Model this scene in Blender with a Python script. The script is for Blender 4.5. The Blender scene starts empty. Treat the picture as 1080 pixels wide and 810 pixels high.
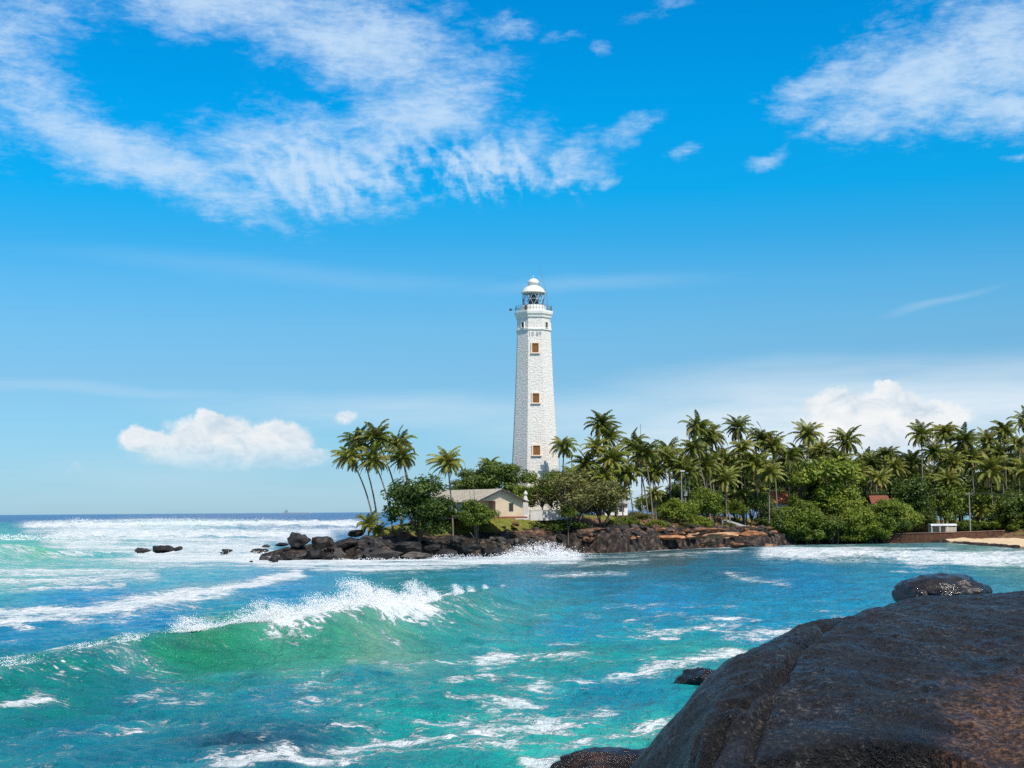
import bpy, bmesh, math, random
import numpy as np
from mathutils import Vector, Matrix
R_ = math.radians
SC = bpy.context.scene
COL = SC.collection
random.seed(7)

# ------------------------------------------------------------------ camera
EYE = Vector((0, 0, 8.0))
FPX, PITCH, ROLL = 1500.0, math.atan(134.0/1500.0), R_(0.42)
cF = Vector((0, math.cos(PITCH), math.sin(PITCH)))
r0 = Vector((1, 0, 0)); u0 = Vector((0, -math.sin(PITCH), math.cos(PITCH)))
cR = r0*math.cos(ROLL) - u0*math.sin(ROLL)
cU = u0*math.cos(ROLL) + r0*math.sin(ROLL)
cam = bpy.data.cameras.new('camera'); camo = bpy.data.objects.new('camera', cam); COL.objects.link(camo)
m = Matrix((cR, cU, -cF)).transposed().to_4x4(); m.translation = EYE
camo.matrix_world = m
cam.sensor_width = 36; cam.lens = FPX/1080*36; cam.clip_start = 0.1; cam.clip_end = 80000
SC.camera = camo

# ------------------------------------------------------------------ light
SUN_EL, SUN_AZ = 53.0, 34.0          # elevation; degrees from straight behind the camera towards the right
sdir = Vector((math.cos(R_(SUN_EL))*math.sin(R_(SUN_AZ)), -math.cos(R_(SUN_EL))*math.cos(R_(SUN_AZ)), math.sin(R_(SUN_EL))))
sl = bpy.data.lights.new('sun', 'SUN'); sl.energy = 5.0; sl.angle = R_(0.5); sl.color = (1.0, .95, .87)
so = bpy.data.objects.new('sun', sl); COL.objects.link(so)
so.rotation_euler = sdir.to_track_quat('Z', 'Y').to_euler()
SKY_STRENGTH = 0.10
SC.view_settings.view_transform = 'Standard'; SC.view_settings.look = 'None'
SC.view_settings.gamma = 1; SC.view_settings.use_curve_mapping = False
SC.view_settings.exposure = 0.0
SC.cycles.max_bounces = 6; SC.cycles.diffuse_bounces = 3; SC.cycles.glossy_bounces = 3
SC.cycles.transparent_max_bounces = 8; SC.cycles.transmission_bounces = 4
try: SC.cycles.use_denoising = False
except Exception: pass

# ------------------------------------------------------------------ pixel <-> world helpers (photo pixels, 1080 x 810)
def ray(u, v): return cF + cR*((u-540)/FPX) - cU*((v-405)/FPX)
def at(u, v, z=0.0):
    d = ray(u, v); return EYE + d*((z-EYE.z)/d.z)
def P(u, v, Y):
    d = ray(u, v); return EYE + d*(Y/d.y)
def project(x, y, z):
    dx, dy, dz = x-EYE.x, y-EYE.y, z-EYE.z
    f = dx*cF.x+dy*cF.y+dz*cF.z
    return (540+FPX*(dx*cR.x+dy*cR.y+dz*cR.z)/f, 405-FPX*(dx*cU.x+dy*cU.y+dz*cU.z)/f)

# ------------------------------------------------------------------ numpy noise
_rs = np.random.RandomState(11)
_perm = np.concatenate([_rs.permutation(256)]*3)
_g3 = _rs.normal(size=(256, 3)); _g3 /= np.linalg.norm(_g3, axis=1)[:, None]
def perlin(x, y, z=0.0):
    x = np.asarray(x, float); y = np.asarray(y, float); z = np.zeros_like(x)+z
    xi = np.floor(x).astype(int); yi = np.floor(y).astype(int); zi = np.floor(z).astype(int)
    xf, yf, zf = x-xi, y-yi, z-zi
    fd = lambda t: t*t*t*(t*(t*6-15)+10)
    U, V, W = fd(xf), fd(yf), fd(zf)
    xi &= 255; yi &= 255; zi &= 255
    def g(a, b, c):
        h = _perm[_perm[_perm[xi+a]+yi+b]+zi+c] & 255
        gr = _g3[h]
        return gr[..., 0]*(xf-a)+gr[..., 1]*(yf-b)+gr[..., 2]*(zf-c)
    L = lambda t, a, b: a+t*(b-a)
    return L(W, L(V, L(U, g(0,0,0), g(1,0,0)), L(U, g(0,1,0), g(1,1,0))),
                L(V, L(U, g(0,0,1), g(1,0,1)), L(U, g(0,1,1), g(1,1,1))))*1.5
def fbm(x, y, z=0.0, octv=4, gain=.5):
    s = 0; a = 1; f = 1
    for i in range(octv):
        s = s + a*perlin(x*f+17.3*i, y*f-9.1*i, z*f+3.7*i); a *= gain; f *= 2.03
    return s
def sstep(a, b, x):
    t = np.clip((x-a)/(b-a), 0, 1); return t*t*(3-2*t)

# ------------------------------------------------------------------ mesh helpers
class MB:
    def __init__(s): s.v = []; s.f = []; s.a = []
    def add(s, vs, fs, val=0.0):
        o = len(s.v); s.v += [tuple(p) for p in vs]
        for f in fs: s.f.append(tuple(i+o for i in f)); s.a.append(val)
    def box(s, c, d, rz=0, val=0.0, M=None):
        hx, hy, hz = d[0]/2, d[1]/2, d[2]/2
        vs = [Vector((x*hx, y*hy, z*hz)) for z in (-1, 1) for y in (-1, 1) for x in (-1, 1)]
        rot = Matrix.Rotation(rz, 3, 'Z') if M is None else M
        s.add([rot @ p + Vector(c) for p in vs], [(0,2,3,1),(4,5,7,6),(0,1,5,4),(2,6,7,3),(0,4,6,2),(1,3,7,5)], val)
    def tube(s, pts, rad, n=8, val=0.0, cap=True):
        pts = [Vector(p) for p in pts]; rings = []
        for i, p in enumerate(pts):
            t = (pts[min(i+1, len(pts)-1)]-pts[max(i-1, 0)]).normalized()
            a = t.cross(Vector((0, 1, 0.013)));
            if a.length < .1: a = t.cross(Vector((1, 0, 0)))
            a.normalize(); b = t.cross(a)
            r = rad[i] if hasattr(rad, '__len__') else rad
            rings.append([p+a*(r*math.cos(2*math.pi*k/n))+b*(r*math.sin(2*math.pi*k/n)) for k in range(n)])
        vs = sum(rings, []); fs = []
        for i in range(len(pts)-1):
            for k in range(n):
                fs.append((i*n+k, i*n+(k+1) % n, (i+1)*n+(k+1) % n, (i+1)*n+k))
        if cap: fs.append(tuple(range(n-1, -1, -1))); fs.append(tuple((len(pts)-1)*n+k for k in range(n)))
        s.add(vs, fs, val)
    def lathe(s, prof, n=24, off=0.0, c=(0, 0, 0), caps=True):
        vs = []; fs = []
        for r, z in prof:
            vs += [(c[0]+r*math.sin(off+2*math.pi*k/n), c[1]-r*math.cos(off+2*math.pi*k/n), c[2]+z) for k in range(n)]
        for i in range(len(prof)-1):
            for k in range(n): fs.append((i*n+k, i*n+(k+1) % n, (i+1)*n+(k+1) % n, (i+1)*n+k))
        if caps: fs.append(tuple(range(n-1, -1, -1))); fs.append(tuple((len(prof)-1)*n+k for k in range(n)))
        s.add(vs, fs)
def mesh_np(name, V, F, smooth=True, face_attr=None, point_attrs=None):
    me = bpy.data.meshes.new(name)
    V = np.asarray(V, np.float32); F = np.asarray(F, np.int32)
    n, k = F.shape
    me.vertices.add(len(V)); me.vertices.foreach_set('co', V.ravel())
    me.loops.add(n*k); me.loops.foreach_set('vertex_index', F.ravel())
    me.polygons.add(n); me.polygons.foreach_set('loop_start', np.arange(0, n*k, k, dtype=np.int32))
    me.polygons.foreach_set('use_smooth', np.full(n, smooth))
    me.update(calc_edges=True)
    for nm, arr in (point_attrs or {}).items():
        arr = np.asarray(arr, np.float32)
        if arr.ndim == 2:
            at_ = me.attributes.new(nm, 'FLOAT_COLOR', 'POINT')
            at_.data.foreach_set('color', np.concatenate([arr, np.ones((len(arr), 1), np.float32)], 1).ravel())
        else:
            at_ = me.attributes.new(nm, 'FLOAT', 'POINT'); at_.data.foreach_set('value', arr)
    return me
def link(name, me, mat, parent=None, loc=None):
    if mat and not me.materials: me.materials.append(mat)
    o = bpy.data.objects.new(name, me); COL.objects.link(o)
    if parent: o.parent = parent
    if loc is not None: o.location = loc
    return o
def mb_mesh(name, mb, smooth=False):
    me = bpy.data.meshes.new(name); me.from_pydata(mb.v, [], mb.f); me.update()
    if smooth: me.polygons.foreach_set('use_smooth', [True]*len(me.polygons))
    if any(mb.a):
        a = me.attributes.new('age', 'FLOAT', 'FACE'); a.data.foreach_set('value', mb.a)
    return me
def obj(name, mb, mat, parent=None, loc=None, smooth=False):
    return link(name, mb_mesh(name, mb, smooth), mat, parent, loc)
def tag(o, label=None, cat=None, group=None, kind=None):
    if label: o['label'] = label
    if cat: o['category'] = cat
    if group: o['group'] = group
    if kind: o['kind'] = kind
    return o
def empty(name, loc, rz=0.0):
    o = bpy.data.objects.new(name, None); COL.objects.link(o)
    o.empty_display_size = .3
    o.location = loc; o.rotation_euler = (0, 0, rz); return o
def copy_tree(o):
    c = o.copy(); COL.objects.link(c)
    for ch in list(o.children):
        d = ch.copy(); COL.objects.link(d); d.parent = c
    return c

# ------------------------------------------------------------------ material helpers
class NT:
    def __init__(s, tree): s.t = tree; s.n = tree.nodes; s.l = tree.links
    def node(s, typ, **kw):
        nd = s.n.new(typ)
        for k, v in kw.items():
            if k == 'inp':
                for i, val in v.items():
                    if hasattr(val, 'is_output'): s.l.new(val, nd.inputs[i])
                    else: nd.inputs[i].default_value = val
            else: setattr(nd, k, v)
        return nd
    def math(s, op, a, b=0.0, c=None, clamp=False):
        d = {0: a, 1: b}
        if c is not None: d[2] = c
        return s.node('ShaderNodeMath', operation=op, use_clamp=clamp, inp=d).outputs[0]
    def noise(s, vec, scale, detail=4, rough=.55, dist=0.0):
        i = {'Scale': scale, 'Detail': detail, 'Roughness': rough, 'Distortion': dist}
        if vec is not None: i['Vector'] = vec
        return s.node('ShaderNodeTexNoise', inp=i).outputs['Fac']
    def ramp(s, fac, stops, interp='LINEAR'):
        nd = s.n.new('ShaderNodeValToRGB'); cr = nd.color_ramp; cr.interpolation = interp
        while len(cr.elements) < len(stops): cr.elements.new(.5)
        for e, (p, c) in zip(cr.elements, stops):
            e.position = p; e.color = tuple(c)+(1,) if len(c) == 3 else c
        s.l.new(fac, nd.inputs[0]); return nd.outputs[0]
    def mix(s, fac, a, b, blend='MIX'):
        nd = s.n.new('ShaderNodeMix'); nd.data_type = 'RGBA'; nd.blend_type = blend
        for sock, val in ((nd.inputs[0], fac), (nd.inputs[6], a), (nd.inputs[7], b)):
            if hasattr(val, 'is_output'): s.l.new(val, sock)
            elif isinstance(val, tuple) and len(val) == 3: sock.default_value = val+(1,)
            else: sock.default_value = val
        return nd.outputs[2]
    def maprange(s, x, a, b, c=0.0, d=1.0, smooth=True):
        nd = s.node('ShaderNodeMapRange', interpolation_type='SMOOTHSTEP' if smooth else 'LINEAR')
        for i, val in enumerate((x, a, b, c, d)):
            if hasattr(val, 'is_output'): s.l.new(val, nd.inputs[i])
            else: nd.inputs[i].default_value = val
        return nd.outputs[0]
    def bump(s, h, strength=.5, dist=.1):
        return s.node('ShaderNodeBump', inp={'Strength': strength, 'Distance': dist, 'Height': h}).outputs[0]
def new_mat(name, rough=.7, spec=.5, col=None):
    mt = bpy.data.materials.new(name); mt.use_nodes = True
    nt = NT(mt.node_tree); b = nt.n['Principled BSDF']
    b.inputs['Roughness'].default_value = rough; b.inputs['Specular IOR Level'].default_value = spec
    if col: b.inputs['Base Color'].default_value = tuple(col)+(1,)
    return mt, nt, b
def plain(name, col, rough=.7, spec=.4, var=.25, scale=1.5, bump=0.0):
    mt, nt, b = new_mat(name, rough, spec)
    g = nt.node('ShaderNodeTexCoord').outputs['Object']
    n = nt.noise(g, scale, 5, .6)
    lo = tuple(c*(1-var) for c in col); hi = tuple(min(1, c*(1+var)) for c in col)
    nt.l.new(nt.ramp(n, [(.3, lo), (.7, hi)]), b.inputs['Base Color'])
    if bump: nt.l.new(nt.bump(nt.noise(g, scale*6, 4), .6, bump), b.inputs['Normal'])
    return mt

def lin(r, g, b_): 
    f = lambda c: ((c/255+.055)/1.055)**2.4 if c > 10 else c/255/12.92
    return (f(r), f(g), f(b_))

# ------------------------------------------------------------------ world sky with clouds
W = bpy.data.worlds.new('World'); SC.world = W; W.use_nodes = True
def build_world():
    nt = NT(W.node_tree); nt.n.clear()
    out = nt.n.new('ShaderNodeOutputWorld'); bg = nt.n.new('ShaderNodeBackground')
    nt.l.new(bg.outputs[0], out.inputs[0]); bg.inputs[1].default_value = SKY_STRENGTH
    sky = nt.node('ShaderNodeTexSky', sky_type='NISHITA', sun_disc=False)
    sky.sun_elevation = R_(SUN_EL); sky.sun_rotation = math.atan2(sdir.x, sdir.y)
    sky.air_density = 1.0; sky.dust_density = .4; sky.ozone_density = 2.0; sky.altitude = 0
    gv = nt.node('ShaderNodeTexCoord').outputs['Generated']
    sp = nt.node('ShaderNodeSeparateXYZ', inp={0: gv}).outputs
    az = nt.math('ARCTAN2', sp[0], sp[1]); el = nt.math('ARCSINE', sp[2])
    elc = nt.math('MAXIMUM', el, 0.0)
    # sky tint by elevation: pale sea line, deep blue, boosted warm overhead
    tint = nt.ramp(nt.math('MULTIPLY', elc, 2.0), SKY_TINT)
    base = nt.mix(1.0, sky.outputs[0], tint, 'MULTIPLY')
    pv = nt.node('ShaderNodeCombineXYZ', inp={0: az, 1: el, 2: 0.0}).outputs[0]
    def ang(u, v):
        d = ray(u, v).normalized(); return math.atan2(d.x, d.y), math.asin(d.z)
    def warp(amt, sc, det=4, sx=1.0):
        mp = nt.node('ShaderNodeMapping', inp={'Vector': pv, 'Scale': (sx, 1, 1)}).outputs[0]
        c = nt.node('ShaderNodeTexNoise', inp={'Vector': mp, 'Scale': sc, 'Detail': det, 'Roughness': .6}).outputs['Color']
        d = nt.node('ShaderNodeVectorMath', operation='SUBTRACT', inp={0: c, 1: (.5, .5, .5)}).outputs[0]
        d = nt.node('ShaderNodeVectorMath', operation='SCALE', inp={0: d, 'Scale': amt}).outputs[0]
        return nt.node('ShaderNodeVectorMath', operation='ADD', inp={0: pv, 1: d}).outputs[0]
    def ell(vec, u, v, ru, rv, rot=0, amp=1.0, soft=0.0):
        a, e = ang(u, v)
        mp = nt.node('ShaderNodeMapping', vector_type='TEXTURE',
                     inp={'Vector': vec, 'Location': (a, e, 0), 'Rotation': (0, 0, R_(rot)), 'Scale': (ru/FPX, rv/FPX, 1)}).outputs[0]
        ln = nt.node('ShaderNodeVectorMath', operation='LENGTH', inp={0: mp}).outputs['Value']
        return nt.maprange(ln, 1.0, soft, 0.0, amp)
    def mx(lst):
        r = lst[0]
        for q in lst[1:]: r = nt.math('MAXIMUM', r, q)
        return r
    # high cirrus
    w1 = warp(.055, 11, 6, .7)
    cir = mx([ell(w1, *a) for a in CIRRUS])
    hole = mx([ell(w1, *a) for a in HOLES])
    cir = nt.math('MULTIPLY', cir, nt.math('SUBTRACT', 1.0, hole))
    def stretch(rot, sx, sy, scale, det, rough, dist=0.0, vec=None):
        mp = nt.node('ShaderNodeMapping', inp={'Vector': vec or pv, 'Rotation': (0, 0, R_(rot)), 'Scale': (sx, sy, 1)}).outputs[0]
        return nt.noise(mp, scale, det, rough, dist)
    n1 = stretch(12, 1, 2.3, 32, 8, .66, .35)
    n2 = stretch(8, 1.0, 1.5, 44, 7, .66, .5)
    n3 = stretch(20, 1, 3.2, 85, 6, .65, .5)
    tex = nt.math('ADD', nt.math('MULTIPLY', n1, .55), nt.math('ADD', nt.math('MULTIPLY', n2, .25), nt.math('MULTIPLY', n3, .27)))
    # mackerel ripples inside the left patch
    rip = stretch(-52, 2.6, .8, 27, 7, .6, .5, warp(.035, 13, 4))
    rmask = mx([ell(w1, 500, 185, 190, 80, -8, .85, 0.1), ell(w1, 350, 185, 140, 60, -10, .6, .1)])
    tex = nt.math('ADD', tex, nt.math('MULTIPLY', rmask, nt.math('MULTIPLY', nt.math('SUBTRACT', rip, .5), .60)))
    wv = nt.node('ShaderNodeMapping', inp={'Vector': warp(.045, 15, 4), 'Rotation': (0, 0, R_(-34))}).outputs[0]
    wav = nt.node('ShaderNodeTexWave', wave_type='BANDS', inp={'Vector': wv, 'Scale': 23.0, 'Distortion': 6.0, 'Detail': 4.0, 'Detail Scale': 2.4, 'Detail Roughness': .65}).outputs['Fac']
    tex = nt.math('ADD', tex, nt.math('MULTIPLY', rmask, nt.math('MULTIPLY', nt.math('SUBTRACT', wav, .5), .20)))
    dens = nt.math('ADD', nt.math('MULTIPLY', cir, .98), nt.math('MULTIPLY', nt.math('SUBTRACT', tex, .535), 2.3))
    dens = nt.math('MULTIPLY', nt.math('MULTIPLY', nt.maprange(dens, .12, 1.25, 0, 1), nt.maprange(cir, 0, .3)), .80)
    # thin veils and streaks low down
    w2 = warp(.05, 5, 5, .35)
    n4 = stretch(2, .35, 3.0, 22, 6, .6, .3)
    veil = nt.math('ADD', mx([ell(w2, *a) for a in VEIL]), 0.0)
    veil = nt.math('MULTIPLY', veil, nt.maprange(n4, .25, .62, .62, 1.0))
    # cumulus
    w3 = warp(.03, 26, 6, 1.0); w4 = warp(.016, 70, 5, 1.0)
    cum = mx([ell(w3, *a) for a in CUMULUS]+[ell(w4, *a) for a in CUMULUS])
    n5 = nt.noise(pv, 90, 6, .6)
    cumd = nt.maprange(nt.math('ADD', cum, nt.math('MULTIPLY', nt.math('SUBTRACT', n5, .5), .35)), .06, .62, 0, .93)
    cumd = nt.math('MULTIPLY', cumd, nt.maprange(nt.math('ADD', el, nt.math('MULTIPLY', nt.math('SUBTRACT', n5, .5), .02)), ang(300, 505)[1], ang(300, 462)[1], .0, 1.0))
    puff = stretch(0, 1, 1.6, 38, 6, .6, .4)
    cumcol = nt.ramp(puff, [(.34, (6.0, 7.0, 8.0)), (.5, (8.3, 8.7, 9.0)), (.64, (9.5, 9.5, 9.4))])
    col = nt.mix(veil, base, tuple(c/SKY_STRENGTH for c in (.70, .82, .92)))
    col = nt.mix(dens, col, tuple(c/SKY_STRENGTH for c in (.64, .80, .97)))
    col = nt.mix(cumd, col, cumcol)
    # below the sea line: plain dim blue
    col = nt.mix(nt.maprange(el, -.02, -.002), (.6, 1.6, 2.4), col)
    nt.l.new(col, bg.inputs[0])
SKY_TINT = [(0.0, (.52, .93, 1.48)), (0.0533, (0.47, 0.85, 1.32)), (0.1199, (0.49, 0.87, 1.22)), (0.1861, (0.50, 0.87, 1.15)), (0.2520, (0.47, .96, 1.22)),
    (0.3173, (0.35, 1.02, 1.32)), (0.3820, (0.15, 1.03, 1.41)), (0.4458, (0.024, 1.116, 1.570)), (0.5460, (0.005, 1.173, 1.712)), (0.72, (0.0, 1.1, 1.74)), (1.0, (2.3, 1.75, 1.45))]  # last stop: overhead brightness added as fill for shaded faces
CIRRUS = [  # u, v, ru, rv, rot(deg ccw), amp, soft
    (40, 60, 130, 130, 0, .9), (150, 165, 260, 62, -18, 1.0), (330, 170, 230, 92, -6, 1.0), (230, 195, 180, 50, -14, .8), (80, 130, 160, 50, -16, .95), (380, 40, 210, 85, -10, 1.05),
    (250, 0, 260, 60, 0, 1.0), (520, 170, 130, 75, 10, .95), (610, 165, 70, 55, 25, .72), (440, 110, 170, 90, 20, .95),
    (660, 130, 60, 24, 25, .6), (640, 186, 30, 14, 10, .7), (720, 155, 42, 18, 20, .55), (535, 37, 52, 19, 5, .66),
    (592, 46, 40, 13, 0, .52), (632, 58, 24, 12, 0, .5), (600, 185, 60, 20, 25, .75), (810, 160, 40, 16, 15, .66),
    (980, 80, 190, 95, 10, 1.05), (1060, 40, 200, 110, 0, 1.05), (870, 92, 90, 42, 10, .85), (1060, 120, 120, 50, 0, 1.0),
    (910, 130, 110, 34, -5, .8), (1075, 172, 50, 12, 0, .6), (700, 10, 80, 14, 15, .45), (1250, 90, 220, 140, 0, 1.0), (-150, 90, 220, 150, 0, 1.0)]
HOLES = [(105, 62, 115, 58, -5, .95), (320, 155, 50, 20, 0, .25), (20, 150, 70, 18, -20, .2)]
VEIL = [(990, 475, 500, 104, 1, 1.0, .50), (860, 400, 330, 40, 3, .5, .1), (1010, 470, 300, 70, 0, .8, .1), (930, 425, 420, 62, 0, .78, .2), (700, 440, 340, 50, 0, .55, .1), (1000, 395, 300, 40, 2, .6), (430, 430, 330, 28, 0, .42),
        (120, 413, 260, 9, -1, .22), (300, 288, 330, 18, -2, .11), (990, 318, 80, 6, 8, .22), (620, 300, 200, 14, 0, .15),
        (600, 520, 1500, 75, 0, .22, 0), (200, 500, 300, 40, 0, .25)]
CUMULUS = [(235, 478, 112, 24, 0, 1.0, .3), (225, 458, 62, 24, 0, 1.0, .3), (290, 466, 52, 26, 0, 1.0, .3), (165, 470, 45, 14, 0, .95, .3),
           (320, 482, 40, 15, 0, .8, .3), (222, 442, 22, 13, 0, .9, .3), (365, 438, 16, 11, 0, .5, .2), (75, 496, 13, 8, 0, .5, .2),
           (925, 448, 105, 30, 0, 1.0, .3), (930, 428, 50, 22, 0, 1.0, .3), (880, 425, 40, 18, 0, 1.0, .3), (985, 440, 50, 20, 0, .9, .3),
           (935, 412, 20, 12, 0, .9, .3)]
build_world()

# ------------------------------------------------------------------ coast, terrain
shore_px = [(278,587.5),(300,591),(345,588),(395,591),(440,588),(500,586),(560,584),(600,583),(650,583),(700,580),(760,577.5),(800,576.5),(830,575),
            (870,573.2),(930,572.7),(975,572.4),(1003,572.8),(1022,574.5),(1055,577),(1090,579)]
coast = [(at(u, v).x, at(u, v).y) for u, v in shore_px]
coast += [(130, 262), (170, 240), (240, 215), (430, 190), (430, 620), (80, 620), (30, 480), (-2, 380), (-14, 320), (-22, 285), (-34, 268), (-43, 262)]
coast = np.array(coast)
def sdf(x, y):
    x = np.asarray(x, float); y = np.asarray(y, float)
    d = np.full(x.shape, 1e9); ins = np.zeros(x.shape, bool)
    n = len(coast)
    for i in range(n):
        ax, ay = coast[i]; bx, by = coast[(i+1) % n]
        ex, ey = bx-ax, by-ay; L2 = ex*ex+ey*ey
        t = np.clip(((x-ax)*ex+(y-ay)*ey)/L2, 0, 1)
        d = np.minimum(d, np.hypot(x-ax-t*ex, y-ay-t*ey))
        c = ((ay > y) != (by > y)) & (x < (bx-ax)*(y-ay)/(by-ay+1e-12)+ax)
        ins ^= c
    return np.where(ins, d, -d)
_kx = np.array([-50, -38, -26, -18, -8, 4, 16, 40, 56, 66, 74, 85, 105, 130, 500])
_k1 = np.array([1.0, 2.2, 3.2, 3.4, 3.8, 4.4, 4.6, 4.6, 4.0, 2.4, 1.8, 1.4, 1.0, .8, .8])      # bank height
_w1 = np.array([4, 6, 8, 8, 7, 5, 3.5, 3.5, 4, 5, 6, 8, 10, 12, 12.])                        # bank width
_k2 = np.array([1.2, 2.6, 4.6, 6.0, 6.9, 7.0, 6.8, 6.6, 6.0, 4.6, 3.8, 3.4, 3.2, 3, 3])       # plateau
_w2 = np.array([10, 11, 13, 13, 13, 14, 15, 18, 26, 24, 22, 22, 26, 30, 30.])
def height(x, y):
    x = np.asarray(x, float); y = np.asarray(y, float)
    d = sdf(x, y)
    k1, w1 = np.interp(x, _kx, _k1), np.interp(x, _kx, _w1)
    k2, w2 = np.interp(x, _kx, _k2), np.interp(x, _kx, _w2)
    dn = d + 1.3*fbm(x/6, y/6, 3.1, 3)
    h = k1*sstep(-1.0, 1, dn/w1)*1.0 + (k2-k1)*sstep(0.6, 1, dn/w2)
    h = np.where(d < 0, np.minimum(h, .3)-0.25*np.minimum(-d, 8)-.2, h)
    h = h + .28*fbm(x/3.1, y/3.1, 1.7, 4)*sstep(-1, 3, d) + .35*fbm(x/14, y/14, 8, 2)*sstep(3, 12, d)
    return h
def hz(x, y): return float(height(np.array([x]), np.array([y]))[0])

def axis(*segs):
    out = []
    for a, b, s in segs: out.append(np.arange(a, b, s))
    return np.concatenate(out+[[segs[-1][1]]])
def build_terrain():
    xs = axis((-56, 96, .55), (96, 130, 1.2), (130, 430, 6)); ys = axis((190, 232, 4), (232, 318, .55), (318, 360, 1.0), (360, 625, 6))
    X, Y = np.meshgrid(xs, ys); x, y = X.ravel(), Y.ravel()
    z = height(x, y); d = sdf(x, y)
    # weights: grass, dirt, sand
    n = fbm(x/7, y/7, 5.5, 4); n2 = fbm(x/2.2, y/2.2, 2.5, 3)
    bankw = np.interp(x, _kx, _w1)
    inner = sstep(.85, 1.5, d/bankw+.25*n2)
    grass = inner*sstep(-.15, .5, n+.75*(x > -30)*(x < 0)+.2*(x > 40))
    sand = sstep(97, 102, x+1.2*n2)*sstep(22, 13, d)
    dirt = sstep(.75, 1.1, d/bankw+.3*n2)*sstep(-30, -8, x)+sstep(.4, .8, d/bankw+.3*n2)*sstep(-4, 2, x)*sstep(14, 8, x)  # dirt only near the top; near-black rock below also paints undercut shade
    col = np.stack([grass, dirt, sand], 1)
    nx, ny = len(xs), len(ys)
    I = np.arange(nx*ny).reshape(ny, nx)
    F = np.stack([I[:-1, :-1].ravel(), I[:-1, 1:].ravel(), I[1:, 1:].ravel(), I[1:, :-1].ravel()], 1)
    keep = (z[F].max(1) > -1.6)
    # the ledge below the lighthouse overhangs the water
    y = y - 2.4*np.exp(-((d/bankw-.95)/.35)**2)*sstep(8, 14, x)*sstep(60, 52, x)*(.6+.5*n2)
    V = np.stack([x, y, z], 1)
    F = F[keep]
    cx, cd = x[F].mean(1), d[F].mean(1)
    bm_ = (cx > 99) & (cd < 14) & (y[F].mean(1) < 345)
    def sub(FF):
        idx, inv = np.unique(FF, return_inverse=True)
        return V[idx], inv.reshape(FF.shape), col[idx]
    for nm, FF, mt in (('ground', F[~bm_], M_ground()), ('beach', F[bm_], M_sand())):
        v, f, c = sub(FF)
        o = link(nm, mesh_np(nm, v, f, True, None, {'wt': c}), mt); tag(o, kind='structure')
def M_ground():
    mt, nt, b = new_mat('ground_soil', .9, .2)
    g = nt.node('ShaderNodeTexCoord').outputs['Object']
    a = nt.node('ShaderNodeAttribute', attribute_name='wt').outputs['Color']
    s = nt.node('ShaderNodeSeparateColor', inp={0: a}).outputs
    n = nt.noise(g, .8, 7, .65); nf = nt.noise(g, 3.0, 5, .6)
    rock = nt.ramp(n, [(.3, (.006, .005, .005)), (.5, (.030, .024, .020)), (.68, (.15, .11, .085))])
    dirt = nt.ramp(nf, [(.3, (.07, .030, .014)), (.5, (.21, .115, .06)), (.7, (.42, .28, .17))])
    grass = nt.ramp(nf, [(.3, (.04, .065, .010)), (.5, (.14, .155, .025)), (.7, (.28, .23, .06))])
    c = nt.mix(nt.math('MULTIPLY', s[1], nt.maprange(n, .35, .6, .25, 1)), rock, dirt)
    c = nt.mix(nt.maprange(nt.math('ADD', s[0], nt.math('MULTIPLY', nt.math('SUBTRACT', nf, .5), .8)), .3, .6), c, grass)
    nt.l.new(c, b.inputs['Base Color'])
    nt.l.new(nt.bump(nt.noise(g, 2.2, 8, .7), .9, .35), b.inputs['Normal'])
    return mt
def M_sand():
    mt, nt, b = new_mat('beach_sand', .9, .2)
    g = nt.node('ShaderNodeTexCoord').outputs['Object']
    z = nt.node('ShaderNodeSeparateXYZ', inp={0: g}).outputs[2]
    n = nt.noise(g, .6, 6, .65)
    c = nt.ramp(n, [(.3, (.50, .37, .22)), (.7, (.64, .50, .32))])
    c = nt.mix(nt.maprange(nt.math('ADD', z, nt.math('MULTIPLY', n, .4)), .2, .8), (.20, .13, .07), c)
    nt.l.new(c, b.inputs['Base Color']); nt.l.new(nt.bump(nt.noise(g, 2, 6), .5, .15), b.inputs['Normal'])
    return mt
build_terrain()

# ------------------------------------------------------------------ the sea
# crest of the breaking wave: photo pixel, crest height
crest_px = [(-160,738,.8),(-60,716,1.0),(0,702,1.2),(80,686,1.4),(150,671,1.6),(230,659,1.9),(300,650,2.15),(350,643,2.3),(400,637,2.3),(450,633,2.1),(485,627,1.6),(520,620,1.0),(565,614,.35)]
crest = np.array([(at(u, v, z).x, at(u, v, z).y, z) for u, v, z in crest_px])
crest_u = np.array([c[0] for c in crest_px], float)
wave2_px = [(-180,588,2.6),(-60,578,2.9),(10,573,2.9),(35,574,2.6),(52,580,1.3),(70,586,.3)]
wave2 = np.array([(at(u, v, z).x, at(u, v, z).y, z) for u, v, z in wave2_px])
def line_field(x, y, line):
    best = np.full(x.shape, 1e9); sd = np.zeros(x.shape); hh = np.zeros(x.shape); tt = np.zeros(x.shape)
    n = len(line)
    for i in range(n-1):
        ax, ay, az_ = line[i]; bx, by, bz = line[i+1]
        ex, ey = bx-ax, by-ay; L = math.hypot(ex, ey)
        tr = ((x-ax)*ex+(y-ay)*ey)/(L*L)
        t = np.clip(tr, 0, 1)
        d = np.hypot(x-ax-t*ex, y-ay-t*ey)
        sgn = np.sign((x-ax)*ey-(y-ay)*ex)      # + to the right of the line direction
        u = d < best
        best = np.where(u, d, best); sd = np.where(u, d*sgn, sd); hh = np.where(u, az_+(bz-az_)*t, hh); tt = np.where(u, i+t, tt)
    return sd, hh, tt
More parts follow.
